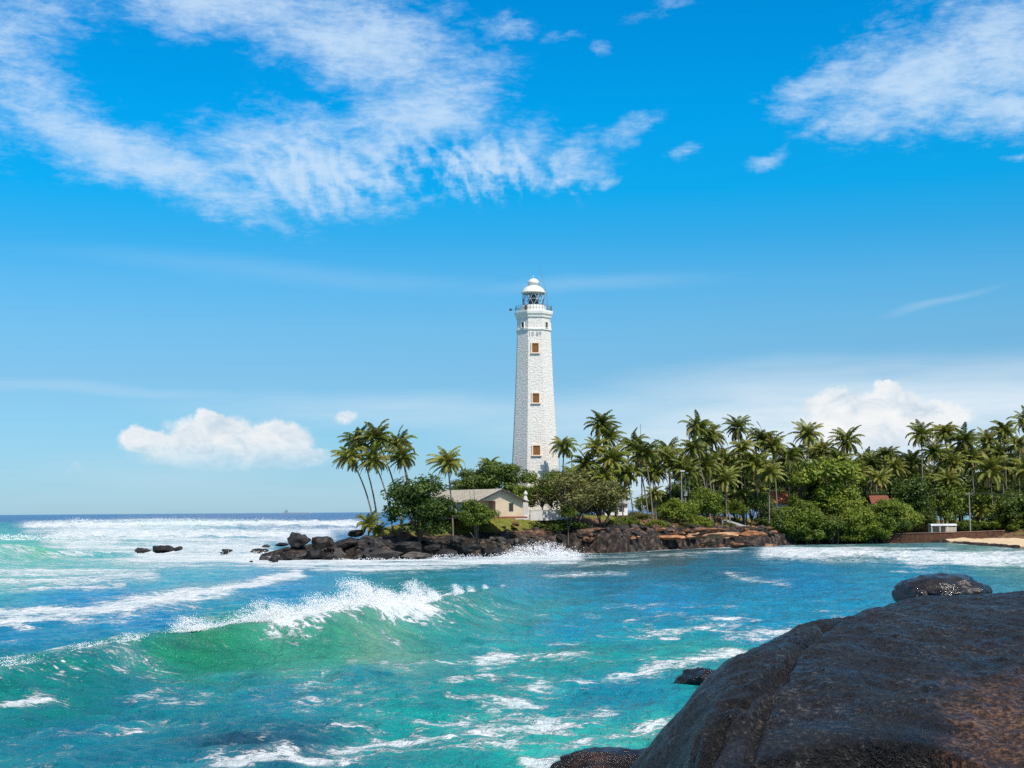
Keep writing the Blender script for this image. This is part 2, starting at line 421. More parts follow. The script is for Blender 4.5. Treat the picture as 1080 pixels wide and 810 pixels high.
def seg_px(u, v, pts, au=.5):
    d = np.full(u.shape, 1e9)
    for (a, b), (c, e) in zip(pts[:-1], pts[1:]):
        ex, ey = (c-a)*au, e-b; L2 = ex*ex+ey*ey+1e-9
        px, py = (u-a)*au, v-b
        t = np.clip((px*ex+py*ey)/L2, 0, 1)
        d = np.minimum(d, np.hypot(px-t*ex, py-t*ey))
    return d
FOAM = [  # traced streaks on the water: points, half width, strength
    ([(32,557),(150,555),(300,556),(378,556)], 5, 1.05), ([(70,564),(200,566),(285,566),(340,563)], 7, 1.0), ([(75,575),(130,577),(275,578)], 6, .95), ([(60,570),(120,570)], 8, 1.05),
    ([(150,583),(280,585),(300,592)], 6, 1.0), ([(0,592),(60,594),(180,591),(280,588)], 6, .62), ([(0,604),(90,603),(200,597),(300,591)], 6, .62), ([(0,613),(80,612),(160,606)], 5, .6), ([(0,622),(60,621),(130,617)], 3, .55),
    ([(-20,655),(60,649),(120,642),(200,626)], 7, .98), ([(60,650),(200,626),(260,617),(312,606)], 4, .92), ([(150,637),(230,628)], 3, .7),
    ([(225,586),(300,595),(420,596),(500,592),(560,589),(605,588)], 5, 1.15),
    ([(815,582),(900,584),(1000,588),(1180,593)], 6, 1.2), ([(830,583),(1180,584)], 4, .9), ([(870,578),(1000,579)], 2, .55), ([(960,594),(1100,596)], 3, .9),
    ([(620,588),(700,585),(780,580)], 3, .45), ([(615,596),(680,590)], 3, .5),
    ([(500,690),(560,686),(640,690)], 3, .42), ([(400,700),(480,697),(560,694)], 4, .42), ([(690,665),(735,660),(800,668)], 3, .62), ([(720,652),(800,655)], 2, .4), ([(790,667),(835,664)], 3, .6),
    ([(690,706),(730,700),(775,690)], 6, .85), ([(480,715),(540,712),(590,722)], 4, .52), ([(540,728),(620,722),(700,710)], 4, .45),
    ([(330,790),(430,775),(520,766),(640,748)], 6, .60), ([(560,800),(620,775),(690,765)], 6, .58), ([(245,806),(300,799),(330,802)], 7, .9), ([(120,792),(150,788)], 4, .5), ([(440,760),(520,753)], 3, .45),
    ([(340,770),(400,766)], 3, .5), 
    ([(575,606),(660,604)], 2, .42), ([(770,606),(830,618)], 3, .42), ([(640,640),(700,636)], 2, .25), ([(470,737),(560,740)], 3, .42), ([(380,745),(450,742)], 2, .36), ([(10,745),(70,744)], 2, .55), ([(0,705),(50,700),(120,700)], 5, .55), ([(60,715),(140,712)], 4, .42), ([(200,662),(240,668)], 4, .5), ([(640,770),(700,758)], 5, .5), ([(560,765),(640,775)], 4, .45), ([(420,790),(540,785)], 4, .42), ([(660,655),(720,648)], 3, .4)]
WCOL = [  # diffuse water colours (srgb), spray reflection painted in
    (50,544,8,68,125),(350,546,8,68,125),(540,546,8,68,125),(-200,546,8,68,125),(30,583,70,165,130),(10,600,80,170,155),(200,600,50,145,160),(120,590,80,165,155),
    (100,635,2,122,168),(300,620,2,124,164),(0,670,2,116,155),(150,650,2,120,165),
    (30,712,6,118,98),(200,692,18,122,88),(330,680,30,130,98),(330,662,30,138,95),(250,672,24,132,88),(430,655,10,132,112),(480,640,6,122,125),(390,692,95,150,125),(350,700,50,140,118),  # pale patch under the plume paints the spray's reflection into the colour
    (100,770,0,104,122),(60,735,0,112,108),(300,735,2,114,132),(280,790,4,80,100),(200,800,0,102,118),(380,710,6,122,132),(160,740,0,108,118),
    (550,620,6,132,162),(650,610,8,112,142),(750,600,6,104,132),(700,632,0,128,170),(850,612,0,125,168),(960,606,8,130,162),(600,660,2,134,162),(560,645,30,135,138),(520,655,40,138,130),(820,650,8,130,162),
    (560,700,12,140,134),(650,732,8,124,145),(450,760,8,138,132),(600,785,28,158,145),(720,690,34,148,140),(690,770,38,160,145),(600,690,15,140,132),(500,735,6,132,128),
    (900,577,70,118,118),(1060,580,85,140,132),(700,588,50,84,86),(640,596,42,88,92)]
def build_sea():
    us = np.concatenate([np.linspace(-1500, -60, 40), np.arange(-40, 1121, 1.5), np.linspace(1140, 2600, 40)])
    dv = np.concatenate([np.geomspace(.16, 3, 18), np.arange(3.4, 30, .45), np.arange(30, 300, .5), np.geomspace(302, 4500, 40)])
    D = 12000/dv
    X = (us[None, :]-540)/FPX*D[:, None]; Y = np.repeat(D[:, None], len(us), 1)
    x, y = X.ravel(), Y.ravel()
    pu, pv = project(x, y, np.zeros_like(x))
    # open sea ripples: crests run up-right in the bay
    ca, sa = math.cos(R_(68)), math.sin(R_(68))
    a = x*ca+y*sa; c = -x*sa+y*ca
    dist = np.hypot(x, y)
    fade = 1/(1+(dist/170)**2); far = sstep(150, 400, dist)
    h = fade*1.15*(.34*perlin(c/7.0, a/16.0, .3)+.26*perlin(c/3.2+5, a/6.5, 2.2)+.16*perlin(x/1.7, y/1.7, 4.1)+.085*perlin(x/.8, y/.8, 6.1)+.035*perlin(x/.4, y/.4, 6.1))
    h += .45*perlin(x/60, y/26, 1.2)*(.35+far) + .25*far*perlin(x/20, y/9, 3.3)
    d = sdf(x, y)
    calm = sstep(0, 60, -d); h *= .35+.65*calm
    # breaking wave
    s, zc, t = line_field(x, y, crest)
    s = s + .5*perlin(x/4, y/4, 9.3) + .2*perlin(x/1.6, y/1.6, 2.3)
    zc = zc*(1+.10*perlin(x/3, y/3, 5.5))
    prof = np.where(s < 0, np.exp(-(np.abs(s)/6.5)**1.5), 1/(1+(np.abs(s)/2.3)**2.4))
    prof = prof - .12*np.exp(-((s-7)/3.5)**2)
    endf = np.where((t <= 0) | (t >= len(crest)-1), 0, 1)*sstep(0, .4, t)*sstep(len(crest)-1, len(crest)-1.8, t)
    h = h*(1-.15*np.clip(prof*endf, 0, 1)) + zc*prof*endf
    s2, zc2, t2 = line_field(x, y, wave2)
    s2 = s2 + 1.0*perlin(x/9, y/9, 1.3)
    prof2 = np.where(s2 < 0, np.exp(-(np.abs(s2)/16)**1.5), 1/(1+(np.abs(s2)/4.5)**2.4))
    end2 = np.where((t2 <= 0) | (t2 >= len(wave2)-1), 0, 1)
    h += zc2*prof2*end2
    # far surf: lumpy rows of white water off the point
    lump = sstep(9, 2, seg_px(pu, pv, [(10,555),(150,553),(300,554),(395,553)], .2))
    h += lump*(1.4+1.6*fbm(x/9, y/14, 2.2, 3))*sstep(30, 70, -d)
    lump2 = sstep(7, 2, seg_px(pu, pv, [(60,566),(200,564),(300,563)], .2))
    h += lump2*(.5+1.1*fbm(x/6, y/9, 7.2, 3))
    lump3 = sstep(7, 2, seg_px(pu, pv, [(825,585),(1000,588),(1180,592)], .3))
    h += lump3*(.35+.5*fbm(x/3, y/4, 3.2, 3))
    h -= .8*sstep(0, 6, d)
    # foam
    foam = np.zeros_like(x)
    w = fbm(pu/60, pv/9, 4.4, 4); w2 = fbm(x/3.0, y/5.0, 6.4, 4)
    vv = pv + 2.2*w*np.clip((pv-540)/60, .4, 2); 
    for pts, hw, st in FOAM:
        foam = np.maximum(foam, st*np.where(pv > 640, .82, 1)*np.exp(-(seg_px(pu, vv, pts)/(1.25*hw))**1.35))
    foam = np.maximum(foam, .95*sstep(-7, 0, d)*sstep(1, -1, d)*(.75+.35*w2)*np.where(x < 66, 1, .8))
    foam = np.maximum(foam, 1.25*sstep(16, 4, -d)*sstep(-1, -18, x)*sstep(268, 250, y+0*x))
    foam = np.maximum(foam, 1.1*sstep(45, 10, -d)*sstep(-30, -42, x)*sstep(230, 240, y))
    cu = np.interp(t, np.arange(len(crest)), crest_u)
    mid = sstep(170, 260, cu)*sstep(505, 470, cu)
    cr = np.exp(-((s+.7)/1.1)**2)*(.30*sstep(.0, .35, perlin(cu/24, cu*0+.5, 3.3))+.95*mid)*(.65+.5*w2)*endf*sstep(60, 120, cu)
    cr = np.maximum(cr, np.exp(-(s-.2)**2/2.6)*sstep(300, 370, cu)*sstep(470, 440, cu)*1.0*endf*(.75+.6*w2))
    cr = np.maximum(cr, endf*sstep(0, -6, s)*sstep(-16, -4, s)*.25)
    cr = np.maximum(cr, endf*.50*sstep(0, 1.5, s)*sstep(4.5, 1.5, s)*sstep(120, 40, cu)*(.8+.9*w2)*sstep(.05, .4, perlin(cu/14, s*.4, 7.7)))
    arc = perlin(t*26+s*.25, s*.45, 1.9)
    cr = np.maximum(cr, endf*sstep(0, .8, s)*sstep(5.0, 1.0, s)*sstep(250, 330, cu)*sstep(500, 440, cu)*np.clip(.32+.75*arc, 0, 1)*.75)
    cr = np.maximum(cr, endf*sstep(-.5, .5, s)*sstep(3.5, .5, s)*sstep(260, 200, cu)*np.clip(perlin(t*34, s*1.2, 5.9)*1.5-.1, 0, 1)*.8)
    foam = np.maximum(foam, cr)
    foam = np.maximum(foam, end2*(np.exp(-((s2+3)/5)**2)*1.0 + .6*sstep(2, 7, s2)*sstep(12, 7, s2)*(.8+.5*w2)))
    foam = foam*np.where(pv < 604, .84+.55*perlin(pu/120, pv/2.6, 8.8), 1)
    foam = foam + .12*w2 + .30*np.maximum(w2, 0)*(pv > 640) + .05*(pv > 600)
    # colour of the water body
    num = np.zeros((len(x), 3)); den = np.zeros(len(x))
    wu = pu + 22*w2; wv = pv + 4*w
    for u_, v_, r_, g_, b_ in WCOL:
        k = 1/(((wu-u_)*.55)**2+((wv-v_)*1.5)**2+90)**1.7
        num += k[:, None]*np.array(lin(r_, g_, b_)); den += k
    col = num/den[:, None]
    deep = sstep(8, 3, pv-(542-(pu-540)*.0073))[:, None]*np.where(pu[:, None] < 560, 1, 1)
    col = col*(1-deep)+np.array(lin(6, 58, 118))*deep
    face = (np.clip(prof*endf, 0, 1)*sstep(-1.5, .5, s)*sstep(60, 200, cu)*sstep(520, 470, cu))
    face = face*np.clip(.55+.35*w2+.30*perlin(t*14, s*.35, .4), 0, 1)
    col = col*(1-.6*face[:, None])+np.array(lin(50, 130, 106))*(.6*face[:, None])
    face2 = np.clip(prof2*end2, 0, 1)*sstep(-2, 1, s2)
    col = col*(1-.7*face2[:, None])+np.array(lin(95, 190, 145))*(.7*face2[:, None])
    col = np.clip(col*(1+.16*w2[:, None]), 0, 1)
    reef = np.exp(-((pu-245+20*w2)/60)**2-((pv-784+3*w)/8)**2)[:, None]      # dark rock just under the surface
    col = col*(1-.75*reef)+np.array([.006, .022, .045])*(.75*reef)
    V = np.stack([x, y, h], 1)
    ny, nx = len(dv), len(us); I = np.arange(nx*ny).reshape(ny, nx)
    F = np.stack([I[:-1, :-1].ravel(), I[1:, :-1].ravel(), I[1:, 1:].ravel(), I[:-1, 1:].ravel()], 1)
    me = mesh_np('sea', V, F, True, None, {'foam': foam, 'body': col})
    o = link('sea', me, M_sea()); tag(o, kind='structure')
def M_sea():
    mt, nt, b = new_mat('sea_water', .12, .5)
    g = nt.node('ShaderNodeTexCoord').outputs['Object']
    body = nt.node('ShaderNodeAttribute', attribute_name='body').outputs['Color']
    foam = nt.node('ShaderNodeAttribute', attribute_name='foam').outputs['Fac']
    cd = nt.node('ShaderNodeVectorMath', operation='LENGTH', inp={0: g}).outputs['Value']
    # lacy foam: warped cells + fine noise
    wn = nt.node('ShaderNodeTexNoise', inp={'Vector': g, 'Scale': .9, 'Detail': 4.0}).outputs['Color']
    wv = nt.node('ShaderNodeVectorMath', operation='MULTIPLY_ADD', inp={0: wn, 1: (1.6, 1.6, 0), 2: g}).outputs[0]
    vo = nt.node('ShaderNodeTexVoronoi', feature='DISTANCE_TO_EDGE', inp={'Vector': wv, 'Scale': .75}).outputs['Distance']
    vo2 = nt.node('ShaderNodeTexVoronoi', feature='DISTANCE_TO_EDGE', inp={'Vector': wv, 'Scale': 2.3}).outputs['Distance']
    lace = nt.math('MULTIPLY', nt.maprange(vo, .0, .30, 0, 1), nt.maprange(vo2, 0, .32, .35, 1))
    nz = nt.noise(g, 1.1, 8, .7)
    stv = nt.node('ShaderNodeMapping', inp={'Vector': g, 'Rotation': (0, 0, R_(12)), 'Scale': (.55, 1, 1)}).outputs[0]
    nzf = nt.noise(stv, 3.2, 6, .7); nzb = nt.noise(stv, .16, 6, .65)
    nzg = nt.noise(stv, 7.0, 3, .6)
    st2 = nt.node('ShaderNodeMapping', inp={'Vector': wv, 'Rotation': (0, 0, R_(12)), 'Scale': (.6, 1, 1)}).outputs[0]
    r1 = nt.math('ABSOLUTE', nt.math('SUBTRACT', nt.noise(st2, .55, 5, .6, .4), .5))
    r2 = nt.math('ABSOLUTE', nt.math('SUBTRACT', nt.noise(st2, 1.7, 4, .6, .3), .5))
    thr = nt.math('ADD', nt.maprange(r1, 0, .12, -.04, .34, False), nt.maprange(r2, 0, .12, -.02, .26, False))
    thr = nt.math('ADD', thr, nt.maprange(nzf, .3, .7, -.06, .24, False))
    thr = nt.math('ADD', thr, nt.maprange(nzg, .3, .7, -.05, .12, False))
    thr = nt.math('ADD', thr, nt.maprange(nzb, .3, .7, -.12, .20, False))
    f = nt.maprange(nt.math('SUBTRACT', foam, thr), -.10, .24, 0, 1)
    nbig = nt.noise(g, .12, 5, .6); nmid = nt.noise(g, .5, 5, .6)
    cv = nt.node('ShaderNodeMapping', inp={'Vector': g, 'Rotation': (0, 0, R_(14)), 'Scale': (.4, 1, 1)}).outputs[0]
    nmid = nt.math('ADD', nt.math('MULTIPLY', nmid, .5), nt.math('MULTIPLY', nt.noise(cv, 1.0, 6, .65), .5))
    tone = nt.ramp(nmid, [(.34, (.60, .70, .82)), (.5, (1.0, 1.0, 1.0)), (.66, (1.5, 1.22, 1.05))])
    bodyc = nt.mix(1.0, body, tone, 'MULTIPLY')
    milky = nt.maprange(foam, .12, .8, 0, .40)
    bodyc = nt.mix(milky, bodyc, (.16, .40, .38))
    patch = nt.maprange(nt.noise(stv, .22, 6, .68), .36, .56)
    f = nt.math('MULTIPLY', f, nt.math('ADD', nt.math('MULTIPLY', patch, .38), .60))
    nt.l.new(nt.mix(f, bodyc, nt.ramp(nzf, [(.3, (.52, .58, .60)), (.62, (.74, .76, .76))])), b.inputs['Base Color'])
    nt.l.new(nt.maprange(f, 0, 1, .16, .85, False), b.inputs['Roughness'])
    b.inputs['IOR'].default_value = 1.33
    nt.l.new(nt.math('MULTIPLY', nt.maprange(f, 0, 1, .36, .15, False), nt.maprange(cd, 150, 900, 1.0, .08)), b.inputs['Specular IOR Level'])
    st = nt.node('ShaderNodeMapping', inp={'Vector': g, 'Rotation': (0, 0, R_(20)), 'Scale': (1.0, .6, 1)}).outputs[0]
    h = nt.math('ADD', nt.math('MULTIPLY', nt.noise(st, 1.1, 6, .62), .8), nt.math('MULTIPLY', nt.noise(st, 5.0, 4, .6), .14))
    h = nt.math('ADD', h, nt.math('MULTIPLY', nt.noise(st, .16, 3, .5), 2.2))
    h = nt.math('ADD', h, nt.math('MULTIPLY', f, .12))
    nt.l.new(nt.bump(h, 1.0, .9), b.inputs['Normal'])
    return mt
build_sea()

# ------------------------------------------------------------------ spray: fine droplets torn off the crest and thrown up by the surf
M_SPRAY, _nt, _b = new_mat('spray_white', .8, .2, (.93, .94, .95))
_b.inputs['Subsurface Weight'].default_value = 0.0
def droplets(name, pts, rad):
    pts = np.asarray(pts); n = len(pts)
    base = np.array([(1,0,0),(-1,0,0),(0,1,0),(0,-1,0),(0,0,1),(0,0,-1)], float)
    V = (pts[:, None, :]+base[None]*np.asarray(rad)[:, None, None]).reshape(-1, 3)
    t = np.array([(0,2,4),(2,1,4),(1,3,4),(3,0,4),(2,0,5),(1,2,5),(3,1,5),(0,3,5)])
    F = (t[None]+(np.arange(n)*6)[:, None, None]).reshape(-1, 3)
    o = link(name, mesh_np(name, V, F, True), M_SPRAY); tag(o, kind='stuff'); return o
def spray_from(rs, spec, px):
    pts = []; rad = []
    for (p, hgt, wid, along, n) in spec:
        n = int(n*2.6)
        k = rs.beta(1.0, 2.4, n)                      # height share
        clump = rs.normal(size=(n, 3))
        a = rs.normal(size=n)*wid*(.45+.55*(1-k))
        # wisps: density modulated by noise
        q = np.array(p)[None]+np.outer(a, along)+np.stack([-.55*k*hgt+.12*clump[:, 0]*hgt, .15*clump[:, 1]*hgt, k*hgt], 1)
        nn = fbm(q[:, 0]/(hgt*.5), q[:, 2]/(hgt*.35)+3, q[:, 1]/(hgt*.8), 3)
        keep = nn > rs.uniform(-.5, .35, n)+.35*k-.25
        pts.append(q[keep]); rad.append((rs.uniform(.25, 1.0, keep.sum())**3*px*.42+px*.10))
    return np.concatenate(pts), np.concatenate(rad)
def build_spray():
    rs = np.random.RandomState(5)
    def cp(u):
        i = np.interp(u, crest_u, np.arange(len(crest)))
        k = int(min(i, len(crest)-2)); f = i-k
        p = crest[k]*(1-f)+crest[k+1]*f; e = crest[k+1]-crest[k]; e[2] = 0
        return p, e/np.linalg.norm(e)
    spec = []
    for u, hgt, wid, n in [(18,.5,1.2,500),(92,.5,.8,500),(108,.4,.5,250),(140,.5,.9,600),(203,1.0,.75,2200),(214,.6,.8,900),(245,.35,1.4,700),(270,.7,1.1,1500),(288,1.3,1.1,4200),(300,1.1,1.2,3000),(325,.7,1.4,2200),
                           (345,1.3,1.1,4500),(362,1.0,1.1,3000),(384,2.0,1.3,9000),(396,1.7,1.2,8000),(412,1.2,1.2,5000),(430,.9,1.2,3000),(446,1.6,1.2,6500),(460,.9,1.1,2000),(486,1.05,1.1,2800),(497,.7,1.0,1200),(513,.6,.8,1000),(530,.35,1.0,300)]:
        p, e = cp(u); p = p.copy(); p[2] -= .15
        spec.append((p, hgt, wid, e, n))
    a, r = spray_from(rs, spec, .055)
    droplets('wave_spray', a, r)
    spec = []
    for u, v, hgt, wid, n in [(565,586,2.4,3.0,2600),(580,586,2.9,3.0,3200),(595,587,1.4,2.2,1200),(545,588,1.3,2.5,900),(345,588,1.5,4,900),(300,590,1.0,4,700),(480,589,1.0,5,900),(400,592,.8,5,600),(275,586,1.2,4,600)]:
        p = at(u, v, 0); spec.append(((p.x, p.y-1, -.1), hgt, wid, (1, 0, 0), n))
    a, r = spray_from(rs, spec, .17)
    droplets('shore_spray', a, r)
    spec = []
    for u, v, hgt, wid, n in [(45,557,4,10,1000),(85,556,6,12,1800),(130,556,4,14,1200),(180,555,6,16,1600),(230,555,4,16,1200),(280,555,5,14,1200),(330,556,4,14,1000),(365,557,4,10,800),(15,572,2.0,6,900)]:
        p = at(u, v, 0); spec.append(((p.x, p.y, .6), hgt, wid, (1, 0, 0), n))
    a, r = spray_from(rs, spec, .34)
    droplets('distant_surf_spray', a, r)
build_spray()

# ------------------------------------------------------------------ foreground boulder
def M_boulder():
    mt, nt, b = new_mat('dark_boulder_rock', .45, .36)
    g = nt.node('ShaderNodeTexCoord').outputs['Object']
    a = nt.node('ShaderNodeAttribute', attribute_name='stain').outputs['Fac']
    n1 = nt.noise(g, 1.3, 7, .65); n2 = nt.noise(g, 14, 6, .7); n3 = nt.noise(g, 55, 4, .7)
    n4 = nt.noise(g, 27, 3, .6)
    mixn = nt.math('ADD', nt.math('MULTIPLY', n1, .30), nt.math('ADD', nt.math('MULTIPLY', n2, .25), nt.math('MULTIPLY', n4, .45)))
    dark = nt.ramp(mixn, [(.40, (.0012, .0013, .0014)), (.5, (.006, .006, .006)), (.57, (.022, .021, .020)), (.63, (.11, .10, .09))])  # pale speckles: grain, with wet sky glints painted into the colour
    brown = nt.ramp(mixn, [(.40, (.004, .002, .0015)), (.5, (.045, .020, .009)), (.60, (.20, .105, .055))])
    f = nt.maprange(nt.math('ADD', a, nt.math('MULTIPLY', nt.math('SUBTRACT', nt.math('ADD', nt.math('MULTIPLY', n1, .6), nt.math('MULTIPLY', n2, .4)), .5), 1.6)), .3, .75)
    nt.l.new(nt.mix(f, dark, brown), b.inputs['Base Color'])
    nt.l.new(nt.maprange(nt.noise(g, 3, 5, .65), .35, .65, .28, .62), b.inputs['Roughness'])
    v1 = nt.node('ShaderNodeTexVoronoi', inp={'Vector': g, 'Scale': 30.0}).outputs['Distance']
    h = nt.math('ADD', nt.math('MULTIPLY', n2, .8), nt.math('ADD', nt.math('MULTIPLY', n4, .8), nt.math('MULTIPLY', n3, .25)))
    nt.l.new(nt.bump(h, 1.0, .075), b.inputs['Normal'])
    return mt
def zt(y): return 7.0-.020*(y-14.6)**2
rim = [P(u, v, Y) for u, v, Y in [(712,900,7.0),(722,858,7.9),(734,810,9.0),(736,765,9.6),(746,720,10.3),(768,693,11),(805,668,12),(850,652,13),(900,640,14),(950,634,15),(1000,630,15.5),(1080,629,16),(1200,630,16.8),(1450,640,17.2)]]
rim = [Vector((rim[0].x-.9, 2.5, 0))]+rim
def build_boulder():
    xs = axis((-4, .2, .12), (.2, 6.6, .021), (6.6, 15, .18)); ys = axis((3, 8.2, .11), (8.2, 17, .023), (17, 22, .16))
    X, Y = np.meshgrid(xs, ys); x, y = X.ravel(), Y.ravel()
    line = np.array([(p.x, p.y, 0) for p in rim])
    s, _, t = line_field(x, y, line)          # + inside (to the right)
    s = s + .10*fbm(x/1.4, y/1.4, 3.3, 3)
    z = zt(y)
    z = z - .10*np.exp(-np.maximum(s, 0)/.35) + .10
    out = np.maximum(-s, 0)
    z = z - (1.15+3.2*sstep(11.3, 8.8, y))*out**1.35
    calmz = 1-.85*sstep(1.3, .7, np.hypot((x-2.05)/.8, (y-8.9)/.65))
    z = z + .08*fbm(x/1.9, y/2.6, 5.1, 3) + calmz*(.022*fbm(x/.5, y/.6, 1.1, 3) + .020*fbm(x/.14, y/.14, 2.1, 4))
    # slabs and cracks
    def groove(px, w, dep):
        nonlocal z
        pts = []
        for u, v in px:
            d = ray(u, v); best = None
            for q in np.arange(7, 17, .05):
                p = EYE+d*(q/d.y)
                if p.z < zt(p.y): break
            pts.append((p.x, p.y, 0))
        ss, _, _ = line_field(x+.05*fbm(x*2, y*2, .7, 2), y+.05*fbm(x*2, y*2, 5.7, 2), np.array(pts))
        z = z - dep*np.exp(-(ss/w)**2)
        return ss
    groove([(735,812),(765,775),(800,748),(822,722),(850,690),(880,662),(905,645)], .05, .11)
    groove([(790,812),(803,775),(820,745),(835,715)], .04, .08)
    s4 = groove([(690,792),(715,775),(750,765),(790,748)], .06, .10)
    z = z + .10*sstep(.45, 0, s4)*sstep(-.02, .03, s4)
    groove([(720,800),(745,770),(775,745)], .03, .04)
    z = z + .12*sstep(.0, .8, s)*np.exp(-((x-1.9)/.5)**2-((y-11)/.9)**2)
    # undercut hollow in the near face
    e = ((x-2.05)/.72)**2; yb = 9.22-.30*e+.06*fbm(x*1.5, y*0, 2.2, 2)
    m_ = sstep(1.35, .55, np.sqrt(e))
    drop = m_*sstep(0, .62, yb-y)
    lip = m_*np.exp(-((y-yb-.15)/.2)**2)
    z = z - .95*drop + .03*lip
    y2 = y + .40*m_*sstep(.03, .42, yb-y)*sstep(2.6, .5, yb-y)
    z = np.maximum(z, -1.2)
    stain = sstep(2.8, 4.5, x+.55*(11-y))*sstep(12.5, 10.6, y+.1*x)
    V = np.stack([x, y2, z], 1)
    nx, ny = len(xs), len(ys); I = np.arange(nx*ny).reshape(ny, nx)
    F = np.stack([I[:-1, :-1].ravel(), I[:-1, 1:].ravel(), I[1:, 1:].ravel(), I[1:, :-1].ravel()], 1)
    F = F[z[F].max(1) > -1.19]
    me = mesh_np('boulder', V, F, True, None, {'stain': stain})
    o = link('boulder', me, M_boulder())
    tag(o, 'huge dark foreground boulder with brown stain filling the lower right corner', 'boulder')
build_boulder()

# ------------------------------------------------------------------ rocks
def M_rock(name, dark, mid, lightc, rough=.6):
    mt, nt, b = new_mat(name, rough, .45)
    g = nt.node('ShaderNodeTexCoord').outputs['Object']
    r = nt.node('ShaderNodeObjectInfo').outputs['Random']
    n = nt.math('ADD', nt.math('MULTIPLY', nt.noise(g, 2.2, 8, .68), .8), nt.math('MULTIPLY', r, .2))
    nt.l.new(nt.ramp(n, [(.36, dark), (.52, mid), (.68, lightc)]), b.inputs['Base Color'])
    nt.l.new(nt.bump(nt.noise(g, 5, 7, .7), .8, .18), b.inputs['Normal'])
    return mt
MR_black = M_rock('black_shore_rock', (.006, .005, .005), (.016, .013, .012), (.06, .05, .045))
MR_grey = M_rock('grey_shore_rock', (.014, .012, .011), (.045, .038, .034), (.12, .10, .09))
MR_brown = M_rock('brown_shore_rock', (.03, .014, .008), (.20, .095, .045), (.42, .26, .15), .8)
MR_orange = M_rock('orange_sandstone', (.06, .024, .010), (.33, .14, .055), (.55, .34, .19), .8)
MR_wet, _nt, _b = new_mat('wet_black_rock', .10, .6)
_g = _nt.node('ShaderNodeTexCoord').outputs['Object']
_nt.l.new(_nt.ramp(_nt.noise(_g, 2.5, 6, .6), [(.4, (.004, .004, .005)), (.7, (.03, .024, .02))]), _b.inputs['Base Color'])
_nt.l.new(_nt.bump(_nt.noise(_g, 7, 5, .6), .5, .05), _b.inputs['Normal'])
_nt.l.new(_nt.maprange(_nt.noise(_g, 3, 4), .4, .65, .08, .4), _b.inputs['Roughness'])
MR_wetbrown = M_rock('wet_brown_rock', (.003, .002, .002), (.010, .006, .005), (.07, .03, .018), .2)
def rock_mesh(seed, sub=4, facets=16, rough=.13, flat=1.0):
    rs = np.random.RandomState(seed)
    bm = bmesh.new(); bmesh.ops.create_icosphere(bm, subdivisions=sub, radius=1)
    V = np.array([v.co[:] for v in bm.verts])
    for k in range(facets):                            # planes shave the ball into a broken block
        n = rs.normal(size=3); n /= np.linalg.norm(n); c = rs.uniform(.5, .82)
        d = V @ n - c; V = V - np.outer(np.maximum(d, 0)*.97, n)
    nrm = V/np.linalg.norm(V, axis=1)[:, None]
    V = V + nrm*(rough*fbm(V[:, 0]*1.6+seed, V[:, 1]*1.6, V[:, 2]*1.6, 5, .6))[:, None]
    for v, c in zip(bm.verts, V): v.co = c
    me = bpy.data.meshes.new('rock'); bm.to_mesh(me); bm.free()
    me.polygons.foreach_set('use_smooth', [sub > 3]*len(me.polygons))
    return me
def put_rock(me, mat, loc, sc, rot, label, group=None, name='rock', cat='rock'):
    o = bpy.data.objects.new(name, me); COL.objects.link(o)
    if not me.materials: me.materials.append(mat)
    o.material_slots[0].link = 'OBJECT'; o.material_slots[0].material = mat
    o.location = loc; o.scale = sc; o.rotation_euler = rot
    return tag(o, label, cat, group)
ROCKS = [rock_mesh(s) for s in range(20, 27)]
def rock_px(u, vb, w, h, Y, mat, label, k=0, rz=0.0, depth=1.0, group=None, tilt=0.0):
    """rock whose foot is at pixel (u, vb), w x h pixels, at distance Y"""
    b = P(u, vb, Y); s = Y/FPX
    hw, hh = w*s/2*1.2, h*s/2*1.12
    return put_rock(ROCKS[k % 7], mat, (b.x, b.y, b.z+hh*.62), (hw, hw*depth, hh), (0, tilt, rz), label, group)
